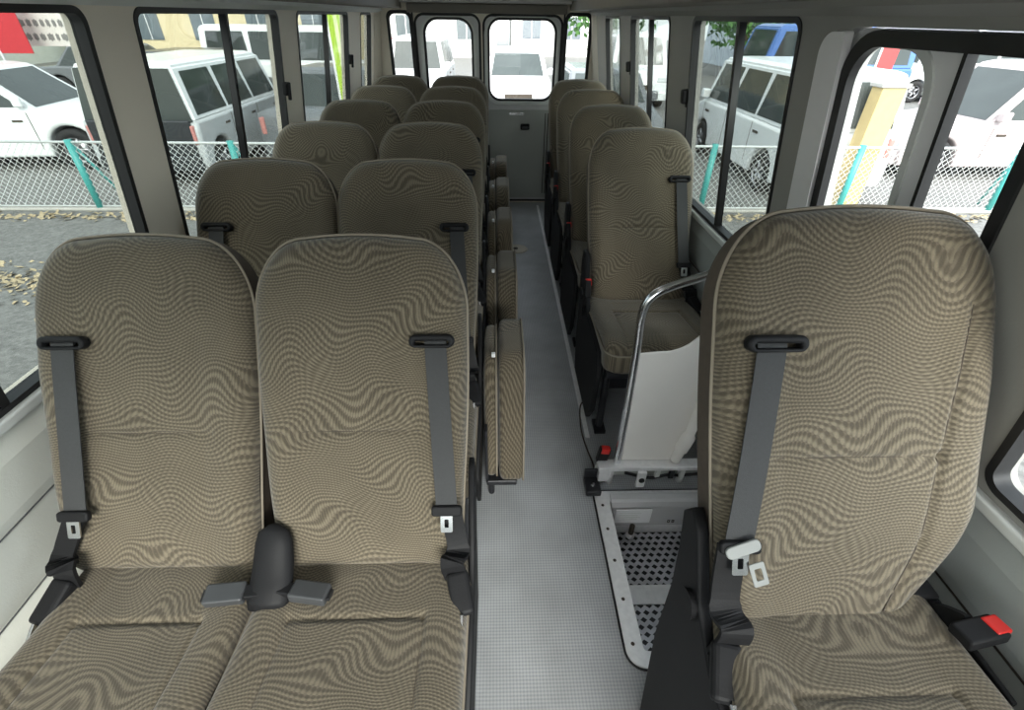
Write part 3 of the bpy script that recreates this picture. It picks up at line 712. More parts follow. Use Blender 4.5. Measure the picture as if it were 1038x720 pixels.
# ------------------------------------------------------------------ folded aisle jump seats
def side_pad(name, root, x0, x1, y0, y1, z0, z1, r, lean, material, puff=.006):
    ol = resample(rrect(y0, y1, z0, z1, r, 10), 96); cx, cz = (y0+y1)/2, (z0+z1)/2; T = x1-x0
    bm = bmesh.new(); prof = []
    f = min(T/2*.95, .022)
    for k in range(7):
        t = PI/2*k/6; prof.append((f*(1-math.sin(t)), T/2-f+f*math.cos(t)))
    prof = prof[::-1] if False else prof
    rings = []
    seq = [(0.16, T/2+puff*.3), (.06, T/2+0)] 
    front = [(.10, T/2+puff), (.05, T/2+puff*.6)]+[(f*(1-math.sin(PI/2*k/6)), T/2-f+f*math.cos(PI/2*k/6)) for k in range(7)]
    full = front+[(i, -h) for i, h in front[::-1]]
    for ins, h in full:
        ring = []
        for (a, b) in ol:
            va, vb = cx-a, cz-b; L = math.hypot(va, vb); q = min(.8, ins/L)
            aa, bb = a+va*q, b+vb*q
            ring.append(bm.verts.new(((x0+x1)/2+h, aa+lean*(bb-z0), bb)))
        rings.append(ring)
    n = len(ol)
    for A, B in zip(rings, rings[1:]):
        for k in range(n): bm.faces.new((A[k], A[(k+1) % n], B[(k+1) % n], B[k]))
    bm.faces.new(rings[0]); bm.faces.new(rings[-1][::-1])
    o = bm_obj(name, bm, material, root, True)
    bm = bmesh.new(); add_tube(bm, [(x1-.004, a+lean*(b-z0), b) for a, b in resample(rrect(y0-.001, y1+.001, z0-.001, z1+.001, r, 10), 96)], .0036, 6, True); bm_obj('piping', bm, M['piping'], o, True)
    return o
def make_jump():
    root = thing('folding_aisle_seat', 'x', 'seat')
    side_pad('seat_cushion', root, -.004, .086, .01, .36, .09, .54, [.05, .10, .07, .05], .36, M['fabric'])
    side_pad('backrest', root, -.056, -.010, .03, .36, .10, .52, [.04, .10, .08, .04], .36, M['fabric'])
    bm = bmesh.new(); add_box(bm, -.052, .06, .03, .33, .070, .095, .006); add_box(bm, -.055, -.045, .04, .08, .075, .34, .004); bm_obj('hinge_plate', bm, M['blackm'], root)
    bm = bmesh.new(); add_tube(bm, [(-.035, .06, .08), (-.035, .06, .0)], .012, 8); add_tube(bm, [(-.035, .25, .08), (-.035, .25, .0)], .012, 8); bm_obj('support_leg', bm, M['blackm'], root)
    bm = bmesh.new(); add_box(bm, -.030, -.016, .205, .220, .530, .545, .003); bm_obj('strap_clip', bm, M['paper'], root)
    return root
jmp = make_jump()
jw = ['nearest the camera', 'second from the camera', 'third from the camera', 'fourth from the camera', 'nearest the back doors']
for i in range(5):
    o = jmp if i == 0 else copy_tree(jmp)
    o.location = (.006-.004*i, 1.115+.66*i, 0); setp(o, 'folded-up brown aisle seat hanging beside the left double seats, '+jw[i], 'seat', 'folded aisle seats')

# ------------------------------------------------------------------ entrance partition
YP = 1.22
pt = thing('entrance_partition', 'cream vinyl partition on a bent aluminium rail between the entrance step and the seat behind', 'partition', (.45, YP, 0))
bm = bmesh.new()
path = catmull([(.0, 0, .10), (-.003, 0, .35), (-.010, 0, .62), (-.016, 0, .765), (.004, 0, .822), (.055, 0, .855), (.150, 0, .890), (.222, 0, .925), (.262, 0, .936), (.33, 0, .936), (.415, 0, .936)], 8)
add_tube(bm, path, .0135, 12); bm_obj('handrail', bm, M['chrome'], pt, True)
outl = [(.014, .115), (.005, .35), (.0, .60), (-.002, .612)]
top = catmull([(0, 0, .612), (.06, 0, .618), (.105, 0, .622), (.150, 0, .645), (.19, 0, .69), (.235, 0, .745), (.28, 0, .78)], 6)
loop = [(.018, .115), (.010, .35), (.002, .60)]+[(p.x+.002, p.z) for p in top]+[(.285, .74), (.245, .42), (.235, .27), (.225, .115)]
plate('vinyl_sheet', [loop], .008, M['cream'], frame_mtx((0, .006, 0), (1, 0, 0), (0, 0, 1)), pt, .002)
bm = bmesh.new(); add_tube(bm, catmull([(.222, .0, .12), (.226, -.012, .19), (.238, -.016, .27), (.25, -.012, .42), (.27, -.008, .60), (.29, 0, .76)], 8), [.020]*8+[.026]*8+[.018]*24+[.014], 10); bm_obj('sheet_fold', bm, M['cream'], pt, True)
bm = bmesh.new(); add_box(bm, -.075, .43, -.035, .012, .092, .112, .004); add_box(bm, -.07, -.03, -.03, .01, .03, .095, .003); bm_obj('cross_bar', bm, M['alu'], pt)
for x in (-.02, .26, .40): tube('post', [(x, -.004, .095), (x, -.004, .0)], .014, M['alu'], pt)
# latch plate, cable clips beneath the bar
bm = bmesh.new(); add_box(bm, .075, .110, -.046, -.030, .010, .095, .006); lp = bm_obj('latch_plate', bm, M['alu'], pt)
bm = bmesh.new(); bmesh.ops.create_cone(bm, segments=18, radius1=.011, radius2=.011, depth=.004, cap_ends=True); bm_obj('latch_eye', bm, M['rubber'], lp, False, Matrix.Translation((.0925, -.048, .055)) @ Matrix.Rotation(PI/2, 4, 'X'))
for x in (.155, .21, .25): bm = bmesh.new(); add_box(bm, x-.010, x+.010, -.034, -.02, .045, .094, .004); bm_obj('cable_clip', bm, M['sill' if x != .21 else 'blackm'], pt)
tube('cable', catmull([(.03, -.025, .075), (.13, -.03, .05), (.19, -.028, .062), (.26, -.02, .05), (.36, -.02, .065)], 6), .006, M['rubber'], pt, 8)
# grey backing board of the riser and white equipment cover with its note
rc = thing('riser_cover', 'pale grey metal riser cover over the far side of the entrance step', 'cover', (.45, 1.10, 0))
bm = bmesh.new(); add_box(bm, -.032, .405, .140, .148, .008, .09, .002); bm_obj('back_board', bm, M['doorgrey'], rc)
prof = [(.045, .016), (.018, .016), (.008, .010), (.002, -.012), (.0, -.10), (.006, -.13), (.013, -.13), (.013, .009), (.045, .009)]
bm = bmesh.new(); A = [bm.verts.new((-.030, p[0], p[1])) for p in prof]; B = [bm.verts.new((.405, p[0], p[1])) for p in prof]
for k in range(len(prof)): bm.faces.new((A[k], A[(k+1) % len(prof)], B[(k+1) % len(prof)], B[k]))
bm.faces.new(A); bm.faces.new(B[::-1]); bm_obj('cover_panel', bm, mat('grey_cover', (.60, .60, .61), .4), rc)
bm = bmesh.new(); add_box(bm, -.012, .125, -.012, -.008, -.088, -.010, .001); lb = bm_obj('notice_card', bm, M['paper'], rc)
for k in range(4): box('text_line', .0, .085-.012*(k % 2), -.0128, -.0118, -.028-.013*k, -.026-.013*k, M['sill'], lb)
bm = bmesh.new(); bmesh.ops.create_cone(bm, segments=16, radius1=.010, radius2=.010, depth=.05, cap_ends=True); bk = bm_obj('drain_pin', bm, M['stitch'], rc, True, Matrix.Translation((.06, -.02, -.12)))
bm = bmesh.new(); bmesh.ops.create_uvsphere(bm, u_segments=14, v_segments=10, radius=.017); bm_obj('drain_knob', bm, M['white'], bk, True, Matrix.Translation((.0, 0, -.035)))
for x in (.205, .222): plate('mark', [rrect(x-.005, x+.005, -.105, -.09, .002), rrect(x-.0025, x+.0025, -.102, -.093, .001)], .002, M['stitch'], frame_mtx((0, -.001, 0), (1, 0, 0), (0, 0, 1)), rc)

# black bracket with a buckle stalk at the corner of the well
br = thing('floor_bracket', 'black bracket with a screw at the corner of the entrance step', 'bracket', (.375, 1.175, 0))
bm = bmesh.new(); add_box(bm, -.045, .012, -.035, .045, .006, .032, .005); add_box(bm, -.045, .005, .035, .045, .02, .075, .003); bm_obj('bracket_body', bm, M['blackm'], br)
bm = bmesh.new(); bmesh.ops.create_cone(bm, segments=16, radius1=.010, radius2=.007, depth=.006, cap_ends=True); bm_obj('screw', bm, M['chrome'], br, False, Matrix.Translation((-.016, .0, .035)))
bu = thing('belt_buckle', 'black belt buckle with red button on a stalk beside the partition', 'seat belt buckle', (.385, 1.235, 0))
bm = bmesh.new(); add_ribbon(bm, catmull([(0, 0, .0), (.002, .0, .06), (.008, 0, .10)], 5), Vector((1, 0, 0)), .026, .010); bm_obj('stalk', bm, M['sill'], bu)
buckle_box('buckle_body', bu, Matrix.Translation((.012, 0, .135)) @ Matrix.Rotation(PI/2, 4, 'X') @ Matrix.Rotation(-.15, 4, 'Z'), M['black'])
# thin cable on the floor
tube('floor_cable', catmull([(.43, 1.72, .006), (.385, 1.66, .006), (.368, 1.56, .006), (.364, 1.47, .006), (.372, 1.38, .006), (.383, 1.30, .006), (.378, 1.225, .012)], 8), .0035, M['stitch'], None, 8)
setp(bpy.data.objects['floor_cable'], 'thin dark cable curving over the floor behind the entrance step', 'cable')
bm = bmesh.new(); bmesh.ops.create_cone(bm, segments=40, radius1=.085, radius2=.080, depth=.006, cap_ends=True)
fp = bm_obj('floor_hatch', bm, mat('yellowed_cap', (.50, .46, .36), .5, vary=.2), None, False, Matrix.Translation((.15, 3.50, .003))); setp(fp, 'round yellowed cap in the aisle floor towards the back doors', 'hatch')
bm = bmesh.new(); bmesh.ops.create_cone(bm, segments=20, radius1=.02, radius2=.018, depth=.004, cap_ends=True); bm_obj('cap_bolt', bm, M['stitch'], fp, False, Matrix.Translation((-.01, .0, .004)))

# ------------------------------------------------------------------ outside
G = -.75
struct(box('ground', -60, 60, -30, 70, G-.1, G, M['asphalt']))
def tuft_mat():
    return mat('dry_leaves', (.42, .34, .22), .9, vary=.5, scale=25)
M['dry'] = tuft_mat()
# strip of dry leaves on the left
bm = bmesh.new()
rnd = random.Random(3)
def scatter(bm, x0, x1, y0, y1, n, z=G):
    for k in range(n):
        x = rnd.uniform(x0, x1); y = min(y1, rnd.gauss((y0+y1)/2, (y1-y0)/4)); s = rnd.uniform(.02, .05); a = rnd.uniform(0, 6.3); t = rnd.uniform(-.5, .5)
        c, d = math.cos(a)*s, math.sin(a)*s
        v = [bm.verts.new((x+c, y+d, z+.012+t*s)), bm.verts.new((x-d*.6, y+c*.6, z+.02)), bm.verts.new((x-c, y-d, z+.012-t*s)), bm.verts.new((x+d*.6, y-c*.6, z+.008))]
        bm.faces.new(v)
scatter(bm, -9, -2.6, 3.9, 4.9, 1500); lf = bm_obj('fallen_leaves', bm, M['dry']); setp(lf, 'drift of dry fallen leaves on the asphalt left of the bus', 'leaves', kind='stuff')
bm = bmesh.new(); scatter(bm, -10, 12, 6.15, 6.50, 1800); lf = bm_obj('fallen_leaves', bm, M['dry']); setp(lf, 'dry leaves and moss along the foot of the chain-link fence', 'leaves', kind='stuff')

# chain-link fence behind the bus
YFn = 6.62; FT = .115; FB = G+.06
fence = thing('chain_link_fence', 'chain-link fence with teal posts and a grey top rail behind the bus', 'fence', (0, YFn, G))
fx0, fx1 = -11.0, 13.0
bm = bmesh.new(); h = FT-FB; pitch = .085
n = int((fx1-fx0+h)/pitch)
def wire(bm, a, b, r=.0032):
    a = Vector(a); b = Vector(b); t = (b-a).normalized(); s = t.cross(Vector((0, 1, 0))).normalized()*r; y = Vector((0, r, 0))
    A = [bm.verts.new(a+q) for q in (s, y, -s, -y)]; B = [bm.verts.new(b+q) for q in (s, y, -s, -y)]
    for k in range(4): bm.faces.new((A[k], A[(k+1) % 4], B[(k+1) % 4], B[k]))
for k in range(n):
    xs = fx0-h+k*pitch
    for d in (1, -1):
        xa, xb = (xs, xs+h) if d > 0 else (xs+h, xs)
        za, zb = 0.06, 0.06+h
        if min(xa, xb) < fx0 or max(xa, xb) > fx1: continue
        wire(bm, (xa, .004*d, za), (xb, .004*d, zb))
wm = bm_obj('chain_link_mesh', bm, M['wire'], fence)
tube('top_rail', [(fx0, 0, FT-G), (fx1, 0, FT-G)], .016, M['wire'], fence, 8)
tube('bottom_rail', [(fx0, 0, .05), (fx1, 0, .05)], .010, M['wire'], fence, 8)
for x in (-9.5, -7.5, -5.45, -3.42, -1.3, .8, 2.88, 4.88, 7.1, 9.2, 11.3):
    p = tube('fence_post', [(x, 0, 0), (x, 0, FT-G+.03)], .042, M['teal'], fence, 12)
    tube('post_brace', [(x+.02, .02, FT-G-.03), (x+.16, .35, 0)], .018, M['teal'], fence, 8)
box('kerb', fx0, fx1, -.06, .06, 0, .035, M['concrete'], fence, .01)

# ------------------------------------------------------------------ vehicles (local: +x forward, origin on the ground at the centre)
def make_wheel(root, x, y, r, w):
    side = 1 if y > 0 else -1
    m = Matrix.Translation((x, y, r)) @ Matrix.Rotation(-side*PI/2, 4, 'X')
    bm = bmesh.new(); prof = [(r*.60, -w/2), (r*.92, -w/2), (r, -w/2+.03), (r, w/2-.03), (r*.92, w/2), (r*.60, w/2)]; seg = 28; rings = []
    for pr_, z in prof: rings.append([bm.verts.new((pr_*math.cos(2*PI*k/seg), pr_*math.sin(2*PI*k/seg), z)) for k in range(seg)])
    for i in range(len(rings)):
        A, B = rings[i], rings[(i+1) % len(rings)]
        for k in range(seg): bm.faces.new((A[k], A[(k+1) % seg], B[(k+1) % seg], B[k]))
    t = bm_obj('wheel', bm, M['tyre'], root, True, m)
    bm = bmesh.new(); add_tube(bm, [(r*.6*math.cos(2*PI*k/24), r*.6*math.sin(2*PI*k/24), w/2-.02) for k in range(24)], .018, 6, True)
    for k in range(5):
        a = 2*PI*k/5; add_tube(bm, [(.03*math.cos(a), .03*math.sin(a), w/2-.02), (r*.58*math.cos(a), r*.58*math.sin(a), w/2-.03)], [.03, .022], 6)
    bmesh.ops.create_cone(bm, segments=20, radius1=r*.58, radius2=r*.58, depth=.01, cap_ends=True, matrix=Matrix.Translation((0, 0, w/2-.08)))
    bm_obj('rim', bm, M['rim'], t, True)
def make_car(name, label, loc, rz, paint_m, kind='van', L=3.4, W=1.48, Ht=1.75, cat='van', group=None, dark_tail=None, roof_m=None):
    root = thing(name, label, cat, loc, rz, group)
    r = .29 if L < 4 else .32
    belt = {'van': .98, 'sedan': .88, 'hatch': .92, 'truck': .95}[kind]*(Ht/1.75 if kind == 'van' else 1)
    h0 = .22; xf, xb = L/2, -L/2; wf, wb = xf-.62, xb+.58
    hood = belt-.06 if kind == 'van' else belt-.10
    # body side profile with wheel arches
    pts = [(xb+.02, h0+.02), (xb, .40), (xb+.02, belt-.12), (xb+.06, belt)]
    if kind == 'sedan': pts += [(xb+.65, belt+.03)]
    ws = {'van': xf-.42, 'sedan': xf-1.25, 'hatch': xf-.95, 'truck': xf-.2}[kind]
    pts += [(ws, belt+.01), (ws+.02, belt), (xf-.16, hood-.02), (xf-.03, hood-.14), (xf, .42), (xf-.03, h0+.02)]
    def arch(cx, a0, a1): return [(cx+(r+.05)*math.cos(math.radians(a)), r+(r+.05)*math.sin(math.radians(a))) for a in range(a0, a1, 15)]
    low = h0
    pts += [(wf+r+.05, low)]+arch(wf, 0, 181)+[(wf-r-.05, low), (wb+r+.05, low)]+arch(wb, 0, 181)+[(wb-r-.05, low)]
    pm = Matrix(((1, 0, 0, 0), (0, 0, -1, 0), (0, 1, 0, 0), (0, 0, 0, 1)))
    body = plate('body', [pts], W, paint_m, pm, root, .05)
    # greenhouse frustum
    tb, tf = {'van': (xb+.10, ws-.28), 'sedan': (xb+1.15, ws-.75), 'hatch': (xb+.45, ws-.75), 'truck': (xb+.3, ws-.35)}[kind]
    bb = {'van': xb+.05, 'sedan': xb+.55, 'hatch': xb+.08, 'truck': xb+.2}[kind]
    y0, y1 = W/2-.03, W/2-.16
    zb, zt = belt-.02, Ht
    def P(u, s, v):    # u 0..1 back->front, v 0..1 up
        a = bb+(tb-bb)*v; b = ws+(tf-ws)*v
        return Vector((a+(b-a)*u, s*(y0+(y1-y0)*v), zb+(zt-zb)*v))
    bm = bmesh.new(); vs = {}
    for v in (0, .93, 1):
        for s in (-1, 1):
            for u in (0, 1):
                p = P(u, s, v)
                if v == 1: p.x += (.10 if u == 0 else -.14); p.y -= s*.10
                vs[u, s, v] = bm.verts.new(p)
    for v0, v1 in ((0, .93), (.93, 1)):
        for (a, b) in (((0, -1), (1, -1)), ((1, -1), (1, 1)), ((1, 1), (0, 1)), ((0, 1), (0, -1))):
            bm.faces.new((vs[(*a, v0)], vs[(*b, v0)], vs[(*b, v1)], vs[(*a, v1)]))
    bm.faces.new([vs[k] for k in ((0, -1, 1), (1, -1, 1), (1, 1, 1), (0, 1, 1))]); bm.faces.new([vs[k] for k in ((0, -1, 0), (0, 1, 0), (1, 1, 0), (1, -1, 0))])
    bmesh.ops.bevel(bm, geom=bm.edges[:], offset=.03, segments=2, affect='EDGES')
    cab = bm_obj('cabin', bm, roof_m or paint_m, root)
    def quad(nm, pts4, m, off, parent):
        bm = bmesh.new(); c = sum(pts4, Vector())/4; nrm = (pts4[1]-pts4[0]).cross(pts4[3]-pts4[0]).normalized()
        if nrm.dot(c-Vector((0, 0, zb*.8))) < 0: nrm = -nrm
        A = [bm.verts.new(p+nrm*off) for p in pts4]; B = [bm.verts.new(p-nrm*.01) for p in pts4]
        bm.faces.new(A); bm.faces.new(B[::-1])
        for k in range(4): bm.faces.new((A[k], A[(k+1) % 4], B[(k+1) % 4], B[k]))
        return bm_obj(nm, bm, m, parent)
    nwin = 3 if L > 3.3 else 2
    for s in (-1, 1):
        edges = [.03+(.94)*k/nwin for k in range(nwin+1)]
        for k in range(nwin):
            a, b = edges[k]+.012, edges[k+1]-.012
            quad('side_window', [P(a, s, .10), P(b, s, .10), P(b-.01, s, .84), P(a+.01, s, .84)], M['carglass'], .006, cab)
        # door line and handle
        bm = bmesh.new()
        for k in range(1, nwin+1):
            x = bb+(ws-bb)*edges[k]-.05
            if k < nwin or kind != 'x': add_box(bm, x-.005, x+.005, s*(W/2)-.004, s*(W/2)+.003, .34, belt-.03)
            add_box(bm, x-.26, x-.10, s*(W/2)-.004, s*(W/2)+.018, belt-.17, belt-.135, .004)
        bm_obj('door_handle', bm, M['stitch'], root)
        bm = bmesh.new(); add_box(bm, ws-.24, ws-.10, s*(W/2+.02)-.05, s*(W/2+.06)+.05, belt+.05, belt+.20, .03); bm_obj('wing_mirror', bm, paint_m, root)
        bm = bmesh.new(); add_box(bm, xf-.20, xf+.005, s*(W/2-.22)-.16, s*(W/2-.22)+.16, hood-.30, hood-.14, .03); bm_obj('headlight', bm, M['headlight'], root)
        bm = bmesh.new(); add_box(bm, xb-.012, xb+.08, s*(W/2-.10)-.04, s*(W/2-.10)+.04, belt-.32, belt-.06, .02); bm_obj('tail_lamp', bm, M['tail'], root)
        for x in (wf, wb): make_wheel(root, x, s*(W/2-.10), r, .18)
    def end(u, v0, v1, m, nm):
        return quad(nm, [P(u, -.86, v0), P(u, .86, v0), P(u, .84, v1), P(u, -.84, v1)], m, .008, cab)
    if dark_tail: quad('rear_window', [P(0, -.96, .0), P(0, .96, .0), P(0, .95, .90), P(0, -.95, .90)], M['carglass'], .008, cab)
    else: end(0, .10, .84, M['carglass'], 'rear_window')
    end(1, .08, .86, M['carglass'], 'windscreen')
    bm = bmesh.new(); add_box(bm, xf-.04, xf+.05, -W/2+.08, W/2-.08, h0+.02, .46, .03); bm_obj('front_bumper', bm, paint_m, root)
    bm = bmesh.new(); add_box(bm, xf-.02, xf+.02, -.35, .35, .50, .64, .02); bm_obj('grille', bm, M['stitch'], root)
    bm = bmesh.new(); add_box(bm, xb-.05, xb+.04, -W/2+.08, W/2-.08, h0+.02, .46, .03); bm_obj('rear_bumper', bm, dark_tail or paint_m, root)
    if dark_tail: bm = bmesh.new(); add_box(bm, xb-.02, xb+.06, -W/2+.10, W/2-.10, .46, belt+.01, .02); bm_obj('tailgate', bm, dark_tail, root)
    for x, sg in ((xf+.052, 1), (xb-.055, -1)): box('number_plate', x-.006, x+.006, -.165, .165, .30, .46, M['plate'], root)
    bm = bmesh.new(); add_box(bm, xb+.15, xf-.15, -W/2+.15, W/2-.15, .16, .35); bm_obj('underbody', bm, M['rubber'], root)
    return root
white = paint('paint_white', (.78, .80, .80)); silver = paint('paint_silver', (.45, .47, .48)); dark = paint('paint_dark', (.035, .038, .042)); pink = paint('paint_champagne', (.50, .44, .44)); grey = paint('paint_grey', (.16, .17, .18)); blue = paint('paint_blue', (.08, .17, .42)); redp = paint('paint_red', (.5, .04, .03))
U = PI/2
make_car('parked_van', 'silver van with a dark tailgate parked behind the fence on the left', (-5.22, 9.55, G), U, silver, 'van', 3.7, 1.66, 1.66, dark_tail=dark, roof_m=white)
make_car('parked_van', 'white van with dark windows behind the fence on the right', (4.88, 8.95, G), U, white, 'van', 3.8, 1.62, 1.70)
make_car('parked_car', 'white car at the far left beyond the fence', (-8.6, 9.3, G), .12, white, 'hatch', 4.2, 1.7, 1.50, cat='car')
make_car('parked_car', 'champagne car seen side-on at the far right beyond the fence', (9.0, 9.1, G), PI, pink, 'sedan', 4.5, 1.72, 1.72, cat='car')
make_car('parked_car', 'dark car parked in the gap behind the silver van', (-6.9, 13.2, G), U, dark, 'hatch', 4.0, 1.68, 1.55, cat='car')
make_car('parked_car', 'dark grey car seen through the third left window', (-2.95, 10.9, G), U-.1, grey, 'sedan', 4.4, 1.7, 1.45, cat='car')
make_car('parked_van', 'white van standing behind the silver van on the left', (-6.0, 16.5, G), 0, white, 'van', 4.4, 1.7, 1.95)
make_car('parked_car', 'white car nose-on, framed by the wide back door window', (.55, 15.5, G), -U, white, 'hatch', 4.0, 1.7, 1.50, cat='car')
make_car('parked_van', 'silver van left of the white car through the back window', (-2.2, 16.8, G), -U, silver, 'van', 3.8, 1.6, 1.75)
make_car('parked_car', 'dark car right of the white car through the back window', (2.1, 10.9, G), -U, grey, 'hatch', 3.9, 1.66, 1.42, cat='car')
make_car('parked_van', 'white van seen through the right quarter window', (4.2, 17.8, G), -U, white, 'van', 4.2, 1.7, 1.9)
make_car('parked_truck', 'blue truck cab beyond the white van on the right', (9.0, 15.5, G), PI, blue, 'van', 4.6, 1.8, 2.15, cat='truck')
make_car('parked_car', 'silver car in the far row to the right of the blue truck', (15.0, 14.0, G), PI, silver, 'sedan', 4.5, 1.7, 1.5, cat='car')
make_car('parked_car', 'grey car in the far row on the left, before the beige building', (-11.0, 17.0, G), 0, grey, 'sedan', 4.5, 1.7, 1.45, cat='car')
make_car('parked_car', 'small red car far behind on the left of the back doors', (-3.9, 21.5, G), -U, redp, 'hatch', 3.6, 1.6, 1.5, cat='car')
make_car('parked_car', 'white sedan in the far row on the left beside the grey car', (-14.5, 12.5, G), -.2, white, 'sedan', 4.5, 1.7, 1.45, cat='car')

make_car('parked_car', 'white hatchback in the far row just left of the beige building wall', (-8.8, 21.0, G), U, white, 'hatch', 4.0, 1.7, 1.5, cat='car')
make_car('parked_van', 'white van far beyond the champagne car on the right', (15.5, 18.5, G), PI, white, 'van', 4.4, 1.75, 1.95)
# banners, pillar, signboard
bn = thing('lime_banner', 'tall lime green banner on a pole beyond the fence', 'banner', (-2.32, 8.0, G))
tube('banner_pole', [(0, 0, 0), (0, 0, 2.75)], .018, M['white'], bn)
bm = bmesh.new(); add_box(bm, .015, .23, -.006, .006, .95, 2.7, .002)
limeM = mat('lime_cloth', (.42, .62, .06), .7, vary=.1); bm_obj('banner_cloth', bm, limeM, bn)
bm = bmesh.new(); add_box(bm, .09, .14, -.009, .009, 1.0, 2.65, .002); bm_obj('banner_stripe', bm, mat('pale_cloth', (.75, .82, .45), .7), bn)
sb = thing('sign_board', 'white signboard with rows of dark writing behind the white car at the left edge', 'sign', (-9.6, 12.2, G))
for x in (-.9, .9): tube('sign_post', [(x, 0, 0), (x, 0, 2.9)], .03, M['wire'], sb)
bm = bmesh.new(); add_box(bm, -1.0, 1.0, -.05, -.02, 1.6, 2.9, .004); pn = bm_obj('sign_panel', bm, mat('sign_white', (.72, .68, .64), .5), sb)
rs = random.Random(5); M['signink'] = mat('sign_ink', (.22, .22, .21), .6)
for k in range(5):
    bm = bmesh.new(); x = -.9
    while x < .85:
        w = rs.uniform(.06, .14); add_box(bm, x, x+w, -.056, -.05, 2.72-.24*k-.05, 2.72-.24*k+.05); add_box(bm, x+w*.4, x+w*.6, -.058, -.05, 2.72-.24*k-.07, 2.72-.24*k+.07); x += w+.05
    bm_obj('text_line', bm, M['signink'], pn)
rb = thing('red_banner', 'red banner standing left of the signboard at the far left', 'banner', (-9.50, 11.6, G))
tube('banner_pole', [(-.5, 0, 0), (-.5, 0, 3.0)], .02, M['white'], rb); bm = bmesh.new(); add_box(bm, -.48, .15, -.008, .008, 1.5, 2.9, .002); bm_obj('banner_cloth', bm, mat('red_cloth', (.50, .03, .04), .7, vary=.2), rb)
rb = thing('red_banner', 'narrow red banner seen through the entrance door glass', 'banner', (8.7, 12.2, G))
tube('banner_pole', [(-.2, 0, 0), (-.2, 0, 2.9)], .02, M['white'], rb); bm = bmesh.new(); add_box(bm, -.19, .2, -.008, .008, 1.35, 2.8, .002); bm_obj('banner_cloth', bm, mat('red_cloth', (.62, .06, .06), .7, vary=.2), rb)
bb_ = thing('blue_banner', 'blue banner seen past the entrance door post', 'banner', (9.7, 11.6, G))
tube('banner_pole', [(-.2, 0, 0), (-.2, 0, 2.7)], .02, M['white'], bb_); bm = bmesh.new(); add_box(bm, -.19, .25, -.008, .008, 1.6, 2.7, .002); bm_obj('banner_cloth', bm, mat('blue_cloth', (.08, .22, .62), .7, vary=.1), bb_)
gp = box('gate_pillar', 4.90, 5.22, 6.72, 6.94, G, .80, mat('beige_render', (.46, .36, .17), .85, vary=.12, scale=12), None, .01); setp(gp, 'beige rendered pillar seen through the entrance door glass', 'pillar')
box('pillar_cap', 4.87, 5.25, 6.70, 6.96, .80, .85, M['concrete'], gp, .01)

# buildings far behind
def building(label, x0, x1, y, h, wall, win, d=8):
    b = thing('building', label, 'building', ((x0+x1)/2, y, G)); w = x1-x0
    box('building_wall', -w/2, w/2, 0, d, 0, h, mat('wall_render', wall, .85, vary=.06, scale=1.5), b)
    box('roof', -w/2-.2, w/2+.2, -.2, d+.2, h, h+.25, M['concrete'], b)
    wm = mat('window_dark', win, .2)
    nx = max(2, int(w/2.6))
    for f in range(int(h//2.9)):
        for k in range(nx):
            x = -w/2+w*(k+.5)/nx; z = 1.0+2.9*f
            o = box('window', x-.6, x+.6, -.03, .02, z, z+1.2, wm, b); box('window_frame', x-.02, x+.02, -.05, -.03, z, z+1.2, M['white'], o)
building('beige building beyond the parked cars on the left', -22, -8, 30, 9, (.66, .56, .36), (.12, .15, .17))
building('grey building beyond the cars left of the back doors', -7.5, 0, 36, 7, (.55, .56, .55), (.10, .12, .13))
building('white building beyond the back door window', 1, 9, 38, 6, (.74, .74, .72), (.16, .18, .2))
building('blue-trimmed shop beyond the cars on the right', 13, 26, 27, 6, (.55, .62, .70), (.06, .12, .3))
building('pale building at the far right beyond the champagne car', 27, 44, 24, 8, (.72, .70, .66), (.12, .14, .15))
building('pale building at the far left beyond the signboard', -44, -23, 24, 8, (.62, .66, .62), (.12, .14, .15))
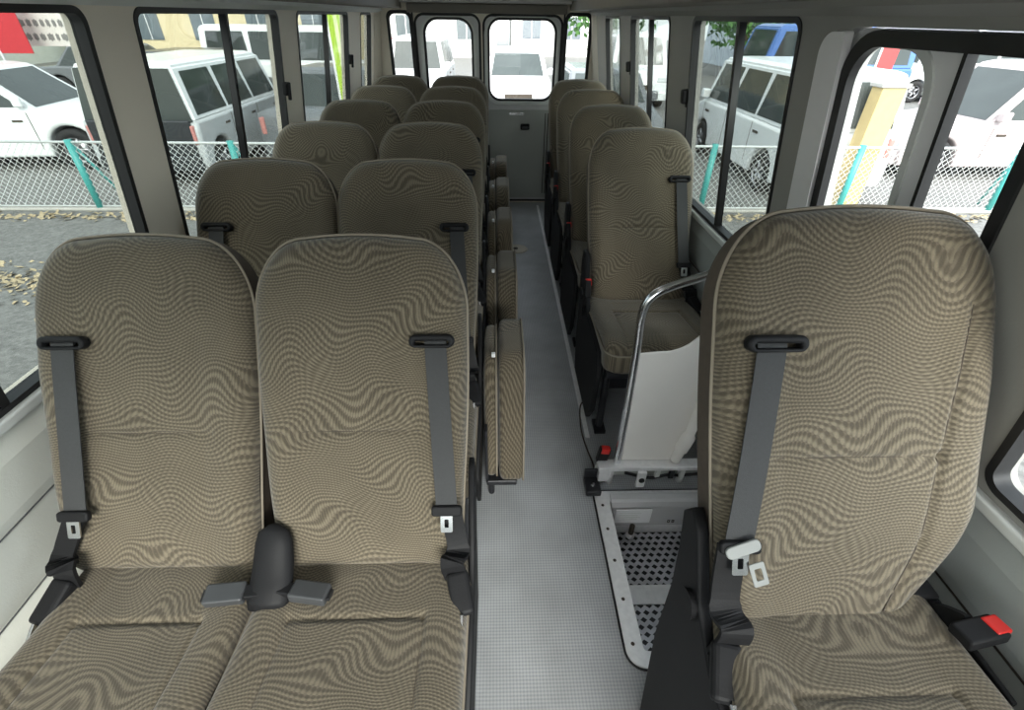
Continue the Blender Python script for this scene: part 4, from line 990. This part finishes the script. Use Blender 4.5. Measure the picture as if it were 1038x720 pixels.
def tree(label, x, y, hh, rr, seed):
    t = thing('tree', label, 'tree', (x, y, G)); rn = random.Random(seed)
    tube('trunk', [(0, 0, 0), (.05, 0, hh*.4), (0, 0, hh*.7)], [.16, .12, .06], M['bark'], t)
    bm = bmesh.new()
    for k in range(1500):
        v = Vector((rn.gauss(0, 1), rn.gauss(0, 1), rn.gauss(0, 1))).normalized()*rr*rn.uniform(.55, 1)*(1+.2*math.sin(5*rn.random()))
        c = Vector((v.x, v.y, hh*.7+v.z*.8)); s = rn.uniform(.10, .2)
        a = Vector((rn.uniform(-1, 1), rn.uniform(-1, 1), rn.uniform(-1, 1))).normalized()*s; b = a.cross(Vector((rn.uniform(-1, 1), rn.uniform(-1, 1), rn.uniform(-1, 1)))).normalized()*s*.6
        bm.faces.new([bm.verts.new(c+q) for q in (a, b, -a, -b)])
    bm_obj('crown', bm, M['leaf'], t)
tree('green tree behind the right quarter window', 4.6, 24, 4.4, 2.2, 1)
tree('green tree between the buildings on the right', 11.0, 25, 4.0, 2.0, 2)

# ------------------------------------------------------------------ light
W = bpy.data.worlds.new('world'); bpy.context.scene.world = W; W.use_nodes = True
nt = W.node_tree; bg = nt.nodes['Background']
sky = nt.nodes.new('ShaderNodeTexSky'); sky.sky_type = 'NISHITA'; sky.sun_disc = False; sky.sun_elevation = math.radians(48); sky.sun_rotation = math.radians(200); sky.air_density = 1; sky.dust_density = 3
mx = nt.nodes.new('ShaderNodeMix'); mx.data_type = 'RGBA'; mx.inputs[0].default_value = .75; mx.inputs[7].default_value = (.50, .53, .55, 1)
sc_ = nt.nodes.new('ShaderNodeVectorMath'); sc_.operation = 'SCALE'; sc_.inputs['Scale'].default_value = .12
nt.links.new(sky.outputs[0], sc_.inputs[0]); nt.links.new(sc_.outputs[0], mx.inputs[6]); nt.links.new(mx.outputs[2], bg.inputs['Color'])
bg.inputs['Strength'].default_value = 3.2
sun = bpy.data.lights.new('sun', 'SUN'); sun.energy = 3.2; sun.angle = math.radians(28); sun.color = (1, .97, .92)
so = bpy.data.objects.new('sun', sun); col.objects.link(so); so.rotation_euler = (math.radians(60), 0, math.radians(14))

sc = bpy.context.scene
sc.view_settings.view_transform = 'Standard'; sc.view_settings.look = 'None'; sc.view_settings.gamma = 1; sc.view_settings.use_curve_mapping = False
sc.view_settings.exposure = 1.15
sc.cycles.transparent_max_bounces = 24; sc.cycles.max_bounces = 10; sc.cycles.diffuse_bounces = 5
